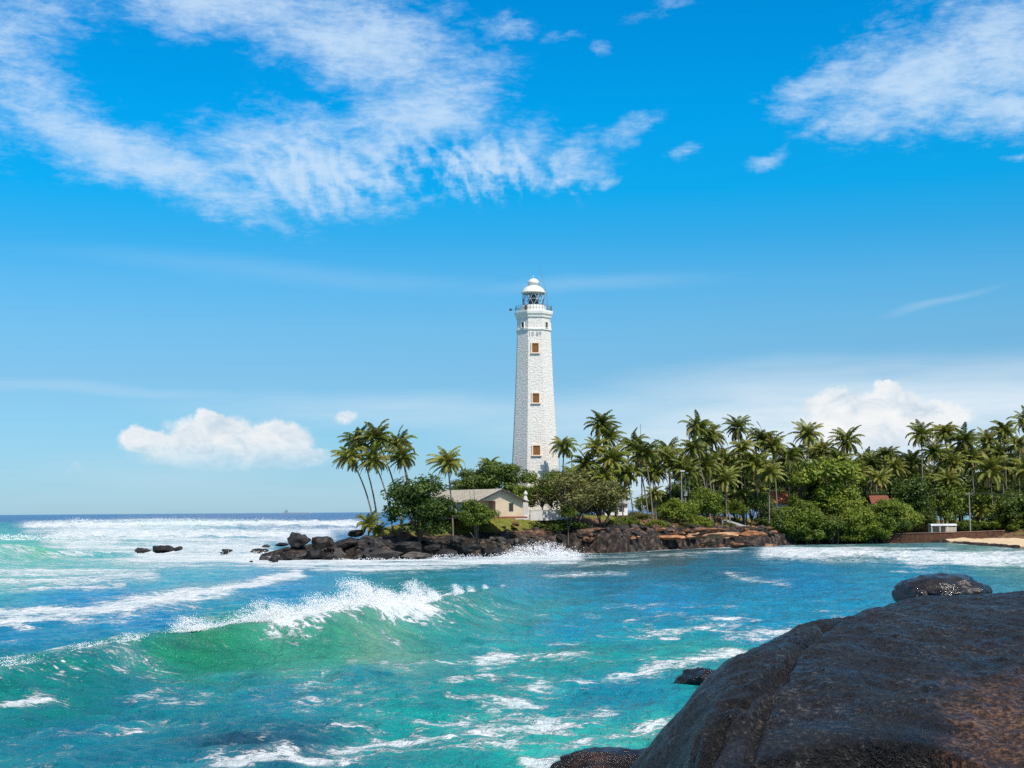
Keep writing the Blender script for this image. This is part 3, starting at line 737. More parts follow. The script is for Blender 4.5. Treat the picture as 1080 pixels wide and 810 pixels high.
def build_rocks():
    rs = random.Random(3)
    # big named ones
    wet = rock_mesh(91, 5, 0, .12)
    p = P(994, 624, 17.2)
    put_rock(wet, MR_wet, (p.x, p.y, p.z-.02), (.56, .5, .24), (0, 0, .25), 'shiny wet black rock resting on top of the foreground boulder')
    p = P(960, 628, 17.0)
    put_rock(rock_mesh(92, 4, 5, .1), MR_wet, (p.x, p.y, p.z), (.16, .3, .15), (0, .2, .3), 'small wet black lump at the left end of the shiny rock on the boulder')
    p = P(1084, 632, 17.4)
    put_rock(rock_mesh(93, 4, 5, .1), MR_wet, (p.x, p.y, p.z), (.30, .3, .10), (0, 0, .1), 'low dark rock cut by the right edge on top of the boulder')
    p = at(738, 724, 0)
    put_rock(rock_mesh(94, 4, 7, .15), MR_wetbrown, (p.x+.1, p.y, .1), (1.15, 1.3, .75), (0, .1, .5), 'brown wet rock in white foam beside the left edge of the boulder')
    p = at(650, 815, 0)
    put_rock(rock_mesh(95, 5, 7, .16), MR_wetbrown, (p.x+.5, p.y-.2, .0), (2.6, 1.7, 1.0), (0, -.05, .1), 'flat wet black and brown rock at the foot of the boulder in the water')
    # three offshore
    for u, vb, w, h, lab, k in [(151,583,18,7,'low dome shaped dark rock, leftmost of three alone in the surf',0), (172,582,22,9,'middle and largest of three dark rocks alone in the surf',1), (187,581,11,6,'small dark rock, rightmost of three alone in the surf',2)]:
        Y = at(u, vb+1, 0).y
        rock_px(u, vb, w, h, Y, MR_grey if k == 0 else MR_black, lab, k)
    # rocks awash left of the point
    for i, (u, vb, w, h) in enumerate([(240,582,12,4),(274,583,18,6),(281,587,11,5),(289,592,13,7),(265,593,4,2),(281,577,10,3),(297,576,14,4),(236,584,10,3),(304,590,10,5)]):
        Y = at(u, vb+1, 0).y
        rock_px(u, vb, w, h, Y, MR_black, 'small dark rock awash in the foam off the left tip of the point', i, rs.uniform(0, 3), 1, 'rocks awash off the left tip of the point')
    # the black wall of rocks on the left point: (u, v foot, w, h, Y, material)
    big = [(316,576,26,19,250,MR_black,'tall blocky black rock, highest at the left end of the point'), (340,577,24,15,250,MR_black,'squarish black rock right of the tallest block on the point'),
           (364,578,26,14,249,MR_black,'wide black rock at the middle of the dark rock wall on the point'), (377,566,16,8,258,MR_black,'round black rock topping the middle of the rock wall'),
           (390,578,26,15,250,MR_black,'black rock right of the middle of the rock wall with grassy bank behind'), (358,589,16,12,244,MR_grey,'grey rounded boulder in front of the black rock wall'),
           (346,591,12,9,243,MR_black,'small upright dark rock left of the grey rounded boulder'), (403,589,44,15,240,MR_grey,'long sloping grey brown slab at the water front of the point'),
           (333,590,20,14,244,MR_black,'broken dark rock below the tallest block at the waterline'), (318,590,20,10,245,MR_grey,'low brownish rock at the left waterline of the point'),
           (432,583,30,13,245,MR_black,'dark ledge right of the sloping slab below the almond tree'), (440,589,34,8,243,MR_grey,'flat pale grey ledge at the water below the almond tree'),
           (415,575,26,11,252,MR_black,'dark rock at the edge of the grass left of the almond tree'), (470,588,22,10,246,MR_black,'black rock at the waterline below the flagpole-thin palm'),
           (497,581,24,12,250,MR_black,'dark squarish rock below the small round tree'), (520,586,26,12,250,MR_black,'dark flat topped rock at the waterline right of the small round tree'),
           (455,580,20,8,249,MR_black,'dark rock just under the trunk of the almond tree')]
    for i, (u, vb, w, h, Y, mt, lab) in enumerate(big):
        rock_px(u, vb, w, h, Y, mt, lab, i, rs.uniform(-.3, .3), .9)
    # loose rocks scattered along the foot of the shore
    pts = coast[:20]
    n = 0
    for i in range(19):
        a, b = pts[i], pts[i+1]; L = math.hypot(*(b-a))
        cnt = int(L*(1.25 if a[0] < 58 else .5))
        for _ in range(cnt):
            if a[0] > 73 or i == 0: continue
            t = rs.random(); off = rs.uniform(-1.2, 4.2) if a[0] < 58 else rs.uniform(-1.5, 2.5)
            nx_, ny_ = -(b-a)[1]/L, (b-a)[0]/L
            x, y = a[0]+(b-a)[0]*t+nx_*off, a[1]+(b-a)[1]*t+ny_*off
            s = rs.uniform(.35, 1.25)*(1.0 if a[0] < 58 else .7)
            z = max(hz(x, y), -.3)
            mt = rs.choice([MR_black, MR_black, MR_grey, MR_brown]) if x > 0 else rs.choice([MR_black, MR_black, MR_grey])
            reg = 'left point' if x < -12 else ('bank below the house' if x < 6 else ('ledge below the lighthouse' if x < 58 else 'shore below the green thicket'))
            put_rock(ROCKS[rs.randrange(7)], mt, (x, y, z+s*.1), (s*rs.uniform(.8, 1.5), s, s*rs.uniform(.5, .8)), (rs.uniform(-.3,.3), rs.uniform(-.3,.3), rs.uniform(0, 6)),
                     'loose rock among many along the waterline of the '+reg, 'loose rocks on the '+reg); n += 1
    # brown blocks on the bank below house and lighthouse
    for _ in range(42):
        u = rs.uniform(525, 640); v = rs.uniform(552, 580); Y = at(u, 584, 0).y + (584-v)*.75
        b = P(u, v, Y); s = rs.uniform(.4, 1.0); z = hz(b.x, Y)
        put_rock(ROCKS[rs.randrange(7)], MR_brown if rs.random() < .7 else MR_black, (b.x, Y, z-s*.05), (s*1.2, s, s*.7), (rs.uniform(-.3,.3), rs.uniform(-.3,.3), rs.uniform(0, 6)),
                 'tan block of stone strewn on the earth slope right of the house', 'tan stones on the slope right of the house')
    for _ in range(26):
        u = rs.uniform(620, 815); i0 = np.interp(u, [q[0] for q in shore_px[:20]], [q[1] for q in shore_px[:20]])
        Y = at(u, i0, 0).y+rs.uniform(-.5, 5); b = P(u, 575, Y); sz = rs.uniform(.35, .95); z = max(hz(b.x, Y), -.1)
        put_rock(ROCKS[rs.randrange(7)], rs.choice([MR_orange, MR_brown, MR_brown, MR_grey]), (b.x, Y-1.2, z+sz*.2), (sz*1.4, sz, sz*.6), (rs.uniform(-.3,.3), rs.uniform(-.3,.3), rs.uniform(0, 6)),
                 'tan or grey stone lying on the ledge between olive tree and grey ramp', 'stones on the ledge below the twin poles')
    # sandstone ledge slabs
    slabs = [(672,571,34,8,'orange flat slab, left part of the ledge below the twin poles'),(706,571,30,8,'orange slab with smooth face in the ledge below the twin poles'),(735,570,30,8,'tan slab in the ledge below the round bush'),
             (765,569,34,8,'pale tan slab in the ledge left of the grey ramp'),(795,568,26,9,'pale tan slab at the right end of the ledge under the grey ramp'),(690,562,26,6,'upper brown slab under the grass left of the round bush'),
             (640,574,26,8,'dark brown slab left of the orange ledge'),(750,562,34,6,'upper red brown slab right of the round bush'),(780,577,20,9,'broken grey block at the water under the ramp'),(745,578,18,7,'dark block at the water under the tan slab')]
    for i, (u, vb, w, h, lab) in enumerate(slabs):
        Y = at(u, 580, 0).y+2.5
        o = rock_px(u, vb-2 if 'slab' in lab else vb, w*1.15, h*.8, Y-1.0, MR_orange if ('orange' in lab or 'tan' in lab) else MR_brown, lab, i, rs.uniform(-.15, .15), .55)
build_rocks()

# ------------------------------------------------------------------ lighthouse
def M_stone():
    mt, nt, b = new_mat('whitewashed_stone', .75, .3)
    uv = nt.node('ShaderNodeUVMap').outputs[0]
    wn = nt.node('ShaderNodeTexNoise', inp={'Vector': uv, 'Scale': 1.6, 'Detail': 3.0}).outputs['Color']
    wv = nt.node('ShaderNodeVectorMath', operation='MULTIPLY_ADD', inp={0: wn, 1: (.55, .42, 0), 2: uv}).outputs[0]
    vor = nt.node('ShaderNodeTexVoronoi', feature='DISTANCE_TO_EDGE', inp={'Vector': nt.node('ShaderNodeMapping', inp={'Vector': wv, 'Scale': (1.15, 1.9, 1)}).outputs[0], 'Scale': 1.0}).outputs['Distance']
    joint = nt.maprange(vor, .02, .16, 1, 0)
    br = nt.node('ShaderNodeTexBrick', inp={'Vector': wv, 'Scale': 1.0, 'Mortar Size': .035, 'Mortar Smooth': .6, 'Brick Width': .95, 'Row Height': .5, 'Color1': (1,1,1,1), 'Color2': (.35,.35,.35,1), 'Mortar': (0,0,0,1)})
    n = nt.noise(uv, 1.2, 7, .65); nf = nt.noise(uv, 3.0, 5, .65); big = nt.noise(uv, .18, 4, .6)
    c = nt.ramp(nf, [(.3, (.52, .49, .44)), (.5, (.74, .70, .63)), (.7, (.82, .78, .70))])
    c = nt.mix(nt.math('MULTIPLY', joint, .15), c, (.44, .41, .38))
    c = nt.mix(nt.maprange(n, .56, .72, 0, .55), c, (.50, .47, .44))
    c = nt.mix(nt.maprange(big, .55, .75, 0, .25), c, (.55, .52, .47))
    nt.l.new(c, b.inputs['Base Color'])
    h = nt.math('ADD', nt.math('MULTIPLY', br.outputs['Color'], .35), nt.math('MULTIPLY', nf, 1.5))
    h = nt.math('SUBTRACT', h, nt.math('MULTIPLY', joint, .32))
    nt.l.new(nt.bump(h, .8, .10), b.inputs['Normal'])
    return mt
def build_lighthouse():
    Y = 300.0
    def ZZ(v): return P(563, v, Y).z
    bx = P(564.6, 540, Y).x
    zb = hz(bx, Y)-.4
    root = empty('lighthouse', (bx, Y, zb))
    tag(root, 'tall white octagonal stone lighthouse with domed lantern and brown shuttered windows', 'lighthouse')
    off = R_(26)
    white = plain('lighthouse_white_paint', (.76, .72, .64), .6, .4, .08, .5)
    stone = M_stone()
    def octa(name, prof, mat, parent=root, uvs=True, cap=True):
        vs, fs, uvl = [], [], []
        n = 8
        for r, z in prof:
            vs += [(r*math.sin(off+k*math.pi/4), -r*math.cos(off+k*math.pi/4), z-zb) for k in range(n)]
        for i in range(len(prof)-1):
            for k in range(n):
                fs.append((i*n+k, i*n+(k+1) % n, (i+1)*n+(k+1) % n, (i+1)*n+k))
                w0, w1 = prof[i][0]*.7654, prof[i+1][0]*.7654
                h0 = prof[i][1]+.001*i; h1 = prof[i+1][1]+abs(prof[i+1][0]-prof[i][0])*(abs(prof[i+1][1]-prof[i][1]) < .4)
                uvl += [(k*9-w0/2, h0), (k*9+w0/2, h0), (k*9+w1/2, h1), (k*9-w1/2, h1)]
        if cap:
            fs.append(tuple((len(prof)-1)*n+k for k in range(n))); uvl += [(0, 0)]*n
        me = bpy.data.meshes.new(name); me.from_pydata(vs, [], fs); me.update()
        ul = me.uv_layers.new(name='UVMap'); ul.data.foreach_set('uv', np.array(uvl, np.float32).ravel())
        return link(name, me, mat, parent)
    s = Y/FPX
    z505, z350 = ZZ(505), ZZ(350)
    def rad(z):  # circumradius of the tapering shaft
        t = (z-z505)/(z350-z505)
        return 26.6*s*(1-t)+18.8*s*t + .25*max(0, -t)*s*4 + .6*s*math.sin(math.pi*min(max(t, 0), 1))*-1
    zs = np.linspace(zb, z350, 14)
    octa('shaft', [(rad(z), z) for z in zs], stone)
    # string course, watch-room band, corbelled cornice
    octa('string_course', [(18.7*s, z350+.003), (19.9*s, z350+.08), (19.9*s, z350+.42), (18.9*s, z350+.5)], white)
    z0 = z350+.5
    octa('watch_room', [(18.6*s, z0), (18.4*s, ZZ(337))], stone)
    octa('cornice', [(18.5*s, ZZ(337)), (19.6*s, ZZ(336.2)), (20.0*s, ZZ(334)), (21.0*s, ZZ(333)), (21.4*s, ZZ(331)), (21.4*s, ZZ(329.2)), (14*s, ZZ(329))], white)
    # front face helpers: face k has its normal at angle off + 22.5 + 45 k from the camera direction
    def face(k, z, r=None):
        th = off+math.pi/8+k*math.pi/4
        ap = (r or rad(z))*math.cos(math.pi/8)
        return Vector((ap*math.sin(th), -ap*math.cos(th), z-zb)), th
    brown = plain('shutter_brown', (.20, .085, .022), .6, .3, .3, 4)
    frame_m = plain('window_surround', (.74, .58, .45), .7, .3, .1, 2)
    dark = plain('dark_opening', (.045, .05, .055), .5, .4, .3, 3)
    def window(k, v, w, h, r=None, sur=True, mat=brown, fm=None):
        z = ZZ(v); c, th = face(k, z, r)
        Rz = Matrix.Rotation(th, 3, 'Z')
        slope = 0 if r else math.atan((rad(z-1)-rad(z+1))*math.cos(math.pi/8)/2)
        RR = Rz @ Matrix.Rotation(-slope, 3, 'X')
        mb = MB(); n = RR @ Vector((0, -1, 0))
        t = .24 if sur else .10
        ux, uz = RR @ Vector((1, 0, 0)), RR @ Vector((0, 0, 1))
        cc = c + n*.05
        mb.box(cc+uz*(h/2+t/2), (w+2*t, .34, t), M=RR); mb.box(cc-uz*(h/2+t/2)+n*.06, (w+2*t+.2*sur, .46, t), M=RR)
        mb.box(cc-ux*(w/2+t/2), (t, .34, h), M=RR); mb.box(cc+ux*(w/2+t/2), (t, .34, h), M=RR)
        wn = obj('window', mb, fm or frame_m, root)
        sh = MB(); sh.box(c+n*.02, (w, .06, h), M=RR)
        if sur:
            sh.box(c+n*.06, (.09, .06, h), M=RR)
            for q in (-.3, .3): sh.box(c+n*.06+uz*(q*h), (w, .05, .09), M=RR)
        obj('shutter' if sur else 'opening', sh, mat, wn)
    window(-1, 369, 1.35, 1.95); window(-1, 421.5, 1.35, 1.95); window(-1, 476, 1.45, 1.95)
    window(-2, 344.3, .75, 1.15, 18.55*s, False, dark, white); window(0, 344.3, .75, 1.15, 18.55*s, False, dark, white); window(1, 344.3, .75, 1.15, 18.55*s, False, dark, white)
    # year numerals carved below the watch room
    cu = bpy.data.curves.new('numerals', 'FONT'); cu.body = '18 89'; cu.size = 1.25; cu.extrude = .03; cu.align_x = 'CENTER'
    to = bpy.data.objects.new('numerals_tmp', cu); COL.objects.link(to)
    bpy.context.view_layer.update()
    me = bpy.data.meshes.new_from_object(to); bpy.data.objects.remove(to)
    c, th = face(-1, ZZ(356))
    nu = link('numerals', me, plain('numeral_grey', (.48, .48, .47), .8), root)
    nu.location = c+Vector((math.sin(th), -math.cos(th), 0))*.06; nu.rotation_euler = (R_(90), 0, th)
    # gallery railing
    rail = MB(); rr = 20.4*s; zt_ = ZZ(329)
    cs = [Vector((rr*math.sin(off+k*math.pi/4), -rr*math.cos(off+k*math.pi/4), 0)) for k in range(8)]
    for k in range(8):
        a, b = cs[k], cs[(k+1) % 8]
        for j in range(5):
            p = a.lerp(b, j/5); rail.tube([p+Vector((0, 0, zt_-zb)), p+Vector((0, 0, zt_-zb+1.15))], .035, 5)
        for hh in (.4, .78, 1.15):
            rail.tube([a+Vector((0, 0, zt_-zb+hh)), b+Vector((0, 0, zt_-zb+hh))], .03, 5)
    obj('gallery_railing', rail, plain('railing_blue_grey', (.13, .17, .20), .5), root)
    # lantern
    mb = MB(); rl = 11.6*s
    mb.lathe([(rl+.35, ZZ(329)-zb), (rl+.35, ZZ(324)-zb), (rl+.1, ZZ(323)-zb)], 24); obj('lantern_base', mb, white, root, smooth=False)
    g0, g1 = ZZ(323)-zb, ZZ(309.5)-zb
    gm, gnt, gb = new_mat('lantern_glass', .05, .5, (.80, .90, .95))
    gb.inputs['Transmission Weight'].default_value = 1.0; gb.inputs['IOR'].default_value = 1.05
    mb = MB(); mb.lathe([(rl-.08, g0), (rl-.08, g1)], 24, caps=False); obj('lantern_glazing', mb, gm, root, smooth=True)
    mb = MB(); N = 10
    for k in range(N):
        for sg in (1, -1):
            pts = []
            for j in range(5):
                th = 2*math.pi*(k+sg*j/4.0)/N; pts.append((rl*math.sin(th), -rl*math.cos(th), g0+(g1-g0)*j/4))
            mb.tube(pts, .055, 4)
    for hh in (0.02, .5, .98):
        mb.tube([(rl*math.sin(2*math.pi*k/24), -rl*math.cos(2*math.pi*k/24), g0+(g1-g0)*hh) for k in range(25)], .06, 5)
    obj('lantern_astragals', mb, plain('astragal_grey', (.42, .45, .46), .5), root)
    mb = MB(); mb.lathe([(.25, g0-.3), (.9, g0+.3), (1.15, g0+1.2), (.9, g0+2.1), (.25, g0+2.5)], 12); obj('lens', mb, plain('lens_dark_glass', (.06, .09, .10), .15, .6), root, smooth=True)
    # dome
    zd = ZZ(309.5)-zb; rd = 11.9*s
    prof = [(rl-.05, zd-.05), (rd+.25, zd-.02), (rd+.25, zd+.22)]
    H = ZZ(301.3)-zb-zd
    for j in range(1, 9):
        a = j/9*math.pi/2*.97; prof.append((max(rd*math.cos(a)**.9, 1.05), zd+.22+(H-.22)*math.sin(a)))
    zv = ZZ(301.3)-zb
    dm = MB(); dm.lathe(prof, 32); dome = obj('dome', dm, white, root, smooth=True)
    vm = MB(); rv = 5.4*s
    vm.lathe([(rv, zv-.35), (rv, zv+.35), (rv*1.15, zv+.45), (rv*1.12, zv+.8), (rv*.85, zv+1.2), (rv*.45, zv+1.45), (.06, zv+1.55)], 20)
    vm.tube([(0, 0, zv+1.5), (0, 0, zv+2.2)], .05, 5); obj('vent', vm, white, dome, smooth=True)
    an = MB(); an.tube([(3.1, -1.2, zt_-zb), (2.7, -1.2, zt_-zb+4), (1.35, -1.2, ZZ(282)-zb)], [.055, .045, .03], 5); obj('whip_antenna', an, plain('antenna_grey', (.16, .2, .24), .5), root)
    lb = MB(); lb.tube([(-rr, -1, zt_-zb+.4), (-rr-.7, -1.2, zt_-zb+.45)], .05, 5); lb.box((-rr-.8, -1.2, zt_-zb+.35), (.55, .4, .4)); lb.box((-rr-.8, -1.42, zt_-zb+.35), (.4, .05, .28))
    obj('floodlight', lb, plain('floodlight_dark', (.05, .06, .07), .4), root)
    bx_ = MB(); bx_.box((-1.7, -3.2, zt_-zb+.5), (.55, .4, 1.0)); obj('gallery_box', bx_, dark, root)
build_lighthouse()

# ------------------------------------------------------------------ bungalow and walls
def build_house():
    bx, by = P(527, 547, 264).x, 264.0
    zg = 7.0
    yaw = R_(36)                       # gable end turned to the right of the camera
    root = empty('bungalow', (bx, by, zg), yaw)
    tag(root, 'low cream bungalow with pale gable roof beside the lighthouse', 'house')
    cream = plain('cream_plaster', (.52, .42, .28), .8, .3, .12, .5)
    roofm, nt, b = new_mat('pale_sheet_roof', .7, .3)
    g = nt.node('ShaderNodeTexCoord').outputs['Object']
    wv = nt.node('ShaderNodeTexWave', wave_type='BANDS', bands_direction='Y', inp={'Vector': g, 'Scale': 2.6, 'Distortion': .2}).outputs['Fac']
    nt.l.new(nt.ramp(nt.noise(g, .7, 5, .6), [(.3, (.33, .29, .22)), (.7, (.47, .42, .34))]), b.inputs['Base Color']); nt.l.new(nt.bump(wv, .6, .06), b.inputs['Normal'])
    dark = plain('dark_fascia', (.03, .028, .028), .6)
    glass, _, gb = new_mat('house_glass', .08, .6, (.16, .22, .22))
    framem = plain('white_frame', (.6, .62, .62), .6)
    red = plain('red_oxide_floor', (.22, .06, .03), .7)
    # local axes: x across the gable (width W), +y into depth along the ridge; gable faces -y
    W, L, He, Ha = 10.6, 20.0, 2.9, 5.0
    mb = MB()
    # walls: right part of the gable flush, left part recessed (porch)
    px = -W/2+4.6
    def wall(a, b_, h0, h1): mb.box(((a[0]+b_[0])/2, (a[1]+b_[1])/2, (h0+h1)/2), (abs(a[0]-b_[0])+.001 or .2, abs(a[1]-b_[1]) or .2, h1-h0))
    T = .22
    mb.box(((px+W/2)/2, T/2, He/2), (W/2-px, T, He))               # gable wall right
    mb.box((px-T/2, 1.1, He/2), (T, 2.2-.01, He))                 # porch return
    mb.box(((px-W/2)/2-T/2, 2.2+T/2, He/2), (px+W/2-T, T, He))        # porch back wall
    mb.box((W/2-T/2, L/2+T, He/2), (T-.004, L-.01, He-.01))
    mb.box((-W/2+T/2, L/2+2.2, He/2), (T-.004, L-2.2-.4, He-.01))
    mb.box((0, L-T/2, He/2), (W-.5, T, He-.02))
    # gable triangle
    mb.add([(-W/2, .003, He+.002), (W/2, .003, He+.002), (0, .003, Ha-.05), (-W/2, T, He+.002), (W/2, T, He+.002), (0, T, Ha-.05)], [(0,1,2),(5,4,3),(0,3,4,1),(1,4,5,2),(2,5,3,0)])
    obj('wall', mb, cream, root)
    ov, eo = .9, .75                          # overhangs
    rf = MB(); th = .14
    sl = (Ha-He)/(W/2)
    for sg in (-1, 1):
        xe = sg*(W/2+eo); ze = He-sl*eo
        rf.add([(0, -ov, Ha), (xe, -ov, ze), (xe, L+ov, ze), (0, L+ov, Ha), (0, -ov, Ha+th), (xe, -ov, ze+th), (xe, L+ov, ze+th), (0, L+ov, Ha+th)],
               [(4,5,6,7) if sg > 0 else (7,6,5,4), (0,3,2,1), (1,2,6,5), (0,1,5,4), (2,3,7,6)])
    ro = obj('roof', rf, roofm, root)
    fa = MB()
    for sg in (-1, 1):
        xe = sg*(W/2+eo+.0); ze = He-sl*eo
        fa.add([(0, -ov-.06, Ha-.18), (xe, -ov-.06, ze-.18), (xe, -ov-.06, ze+.10), (0, -ov-.06, Ha+.10), (0, -ov-.01, Ha-.18), (xe, -ov-.01, ze-.18), (xe, -ov-.01, ze+.10), (0, -ov-.01, Ha+.10)],
               [(0,1,2,3),(7,6,5,4),(0,4,5,1),(3,2,6,7)])
    obj('fascia', fa, dark, ro)
    pl = MB(); pl.box((0, L/2-.6, -.16), (W+.5, L+1.0, .32)); obj('plinth', pl, red, root)
    po = MB()
    po.box((-W/2+.12, .12, He/2-.1), (.16, .16, He-.2)); obj('porch_post', po, framem, root)
    def win(c, size, axis_, panes, mat=glass, fm=None):
        w, h = size; m1 = MB(); m2 = MB()
        d = .10
        ex = (1, 0) if axis_ == 'x' else (0, 1)
        def bx2(mbb, o, z, ww, hh, dd): mbb.box((c[0]+ex[0]*o, c[1]+ex[1]*o, c[2]+z), (ww, dd, hh) if axis_ == 'x' else (dd, ww, hh))
        bx2(m1, 0, h/2, w+.16, .09, d); bx2(m1, 0, -h/2, w+.16, .09, d+.08)
        for k in range(panes+1): bx2(m1, -w/2+w*k/panes, 0, .08, h-.09, d)
        bx2(m2, 0, 0, w-.02, h-.02, .03)
        f = obj('window', m1, fm or framem, root); obj('pane', m2, mat, f)
    win((2.6, -.02, 1.75), (.85, 1.35), 'x', 2, dark, dark)
    win((-W/2+2.4, 2.17, 1.35), (3.2, 2.1), 'x', 4)
    for yy in (5.0, 8.4, 11.6): win((-W/2-.01, yy, 1.5), (2.2, 1.7), 'y', 3)
    dr = MB(); dr.box((W/2+.03, 1.6, 1.05), (.07, .95, 2.1)); d_ = obj('door', dr, plain('dark_red_door', (.10, .03, .02), .5), root)
    hn = MB(); hn.box((W/2+.10, 1.95, 1.05), (.06, .12, .04)); obj('handle', hn, framem, d_)
    # white pillar with pointed cap
    wp = plain('white_plaster', (.54, .50, .45), .8, .3, .08, .8)
    p = P(554.5, 546, 274); z = 6.8
    r = empty('gate_pillar', (p.x, 274, z)); tag(r, 'white stone pillar with ball and pointed cap right of the bungalow', 'pillar')
    m_ = MB(); m_.lathe([(1.0, -.5), (1.0, .2), (.78, .3), (.68, 3.0), (.85, 3.1), (.85, 3.3)], 4, math.pi/4); obj('shaft', m_, wp, r)
    m_ = MB(); m_.lathe([(.62, 3.3), (.36, 4.0), (.3, 4.1)], 4, math.pi/4); m_.lathe([(.1, 4.1), (.36, 4.3), (.42, 4.5), (.3, 4.75), (.08, 5.1)], 12); obj('cap', m_, wp, r)
    p1 = P(548, 545, 273)
    m_ = MB(); m_.box((0, 0, .9), (1.7, .3, 2.6)); m_.box((0, 0, 2.27), (1.8, .42, .14)); w_ = obj('boundary_wall', m_, wp, None, (p1.x, 273.2, 6.8)); tag(w_, 'short cream wall between bungalow door and white pillar', 'wall')
    p1, p2 = P(559, 545, 276), P(603, 545, 279)
    m_ = MB(); ln = (p2-p1).length; m_.box((0, 0, .4), (ln, .3, 1.9)); m_.box((0, 0, 1.41), (ln+.1, .42, .12))
    w_ = obj('boundary_wall', m_, wp, None, ((p1.x+p2.x)/2, (p1.y+p2.y)/2, 6.7)); w_.rotation_euler.z = math.atan2(p2.y-p1.y, p2.x-p1.x)
    tag(w_, 'long low white wall under the olive tree at the lighthouse foot', 'wall')
build_house()

def simple_house(u, vtop, veave, w, Y, yaw, label, roofcol, wallcol, depth=7.0):
    p = P(u, veave, Y); zg = hz(p.x, Y); he = p.z-zg; ha = P(u, vtop, Y).z-zg
    root = empty('house', (p.x, Y, zg), yaw); tag(root, label, 'house')
    Wd = w*Y/FPX
    wm = plain('house_wall', wallcol, .8); 
    rm = plain('tile_roof', roofcol, .8, .2, .3, 2.0, .05)
    mb = MB(); mb.box((0, depth/2, he/2-.3), (Wd*.94, depth, he+.6))
    mb.add([(-Wd*.46, depth/2-.1, he), (-Wd*.46, depth/2+.1, he), (Wd*.46, depth/2+.1, he), (Wd*.46, depth/2-.1, he), (-Wd*.46, depth/2, ha-.1), (Wd*.46, depth/2, ha-.1)], [(0,3,5,4),(1,4,5,2),(0,4,1),(3,2,5)])
    obj('wall', mb, wm, root)
    rf = MB()
    for s0, s1 in ((-.6, depth/2), (depth+.6, depth/2)):
        ze = he-.15; zr = ha
        rf.add([(-Wd/2, s0, ze), (Wd/2, s0, ze), (Wd/2, s1, zr), (-Wd/2, s1, zr), (-Wd/2, s0, ze+.15), (Wd/2, s0, ze+.15), (Wd/2, s1, zr+.15), (-Wd/2, s1, zr+.15)],
               [(4,5,6,7),(0,3,2,1),(0,1,5,4),(1,2,6,5),(3,0,4,7)])
    obj('roof', rf, rm, root)
    wd = MB(); wd.box((-Wd*.2, -.01, he*.55), (1.2, .08, 1.2)); wd.box((Wd*.22, -.01, he*.55), (1.2, .08, 1.2)); obj('window', wd, plain('window_dark', (.04, .05, .06), .2), root)
simple_house(822, 519, 530, 24, 335, .1, 'house with orange tiled roof among the palms right of the grey ramp', (.36, .115, .05), (.5, .45, .38))
simple_house(929, 523, 531, 20, 340, -.1, 'house with red tiled roof behind the green thicket above the sea wall', (.20, .065, .04), (.42, .38, .32))
simple_house(650, 525, 531, 26, 326, .2, 'white walled hut with grey roof half hidden by palms right of the lighthouse', (.30, .30, .30), (.75, .75, .74))
simple_house(698, 525, 532, 20, 332, -.2, 'small white hut behind the round bush under the palms', (.34, .34, .33), (.78, .78, .76))

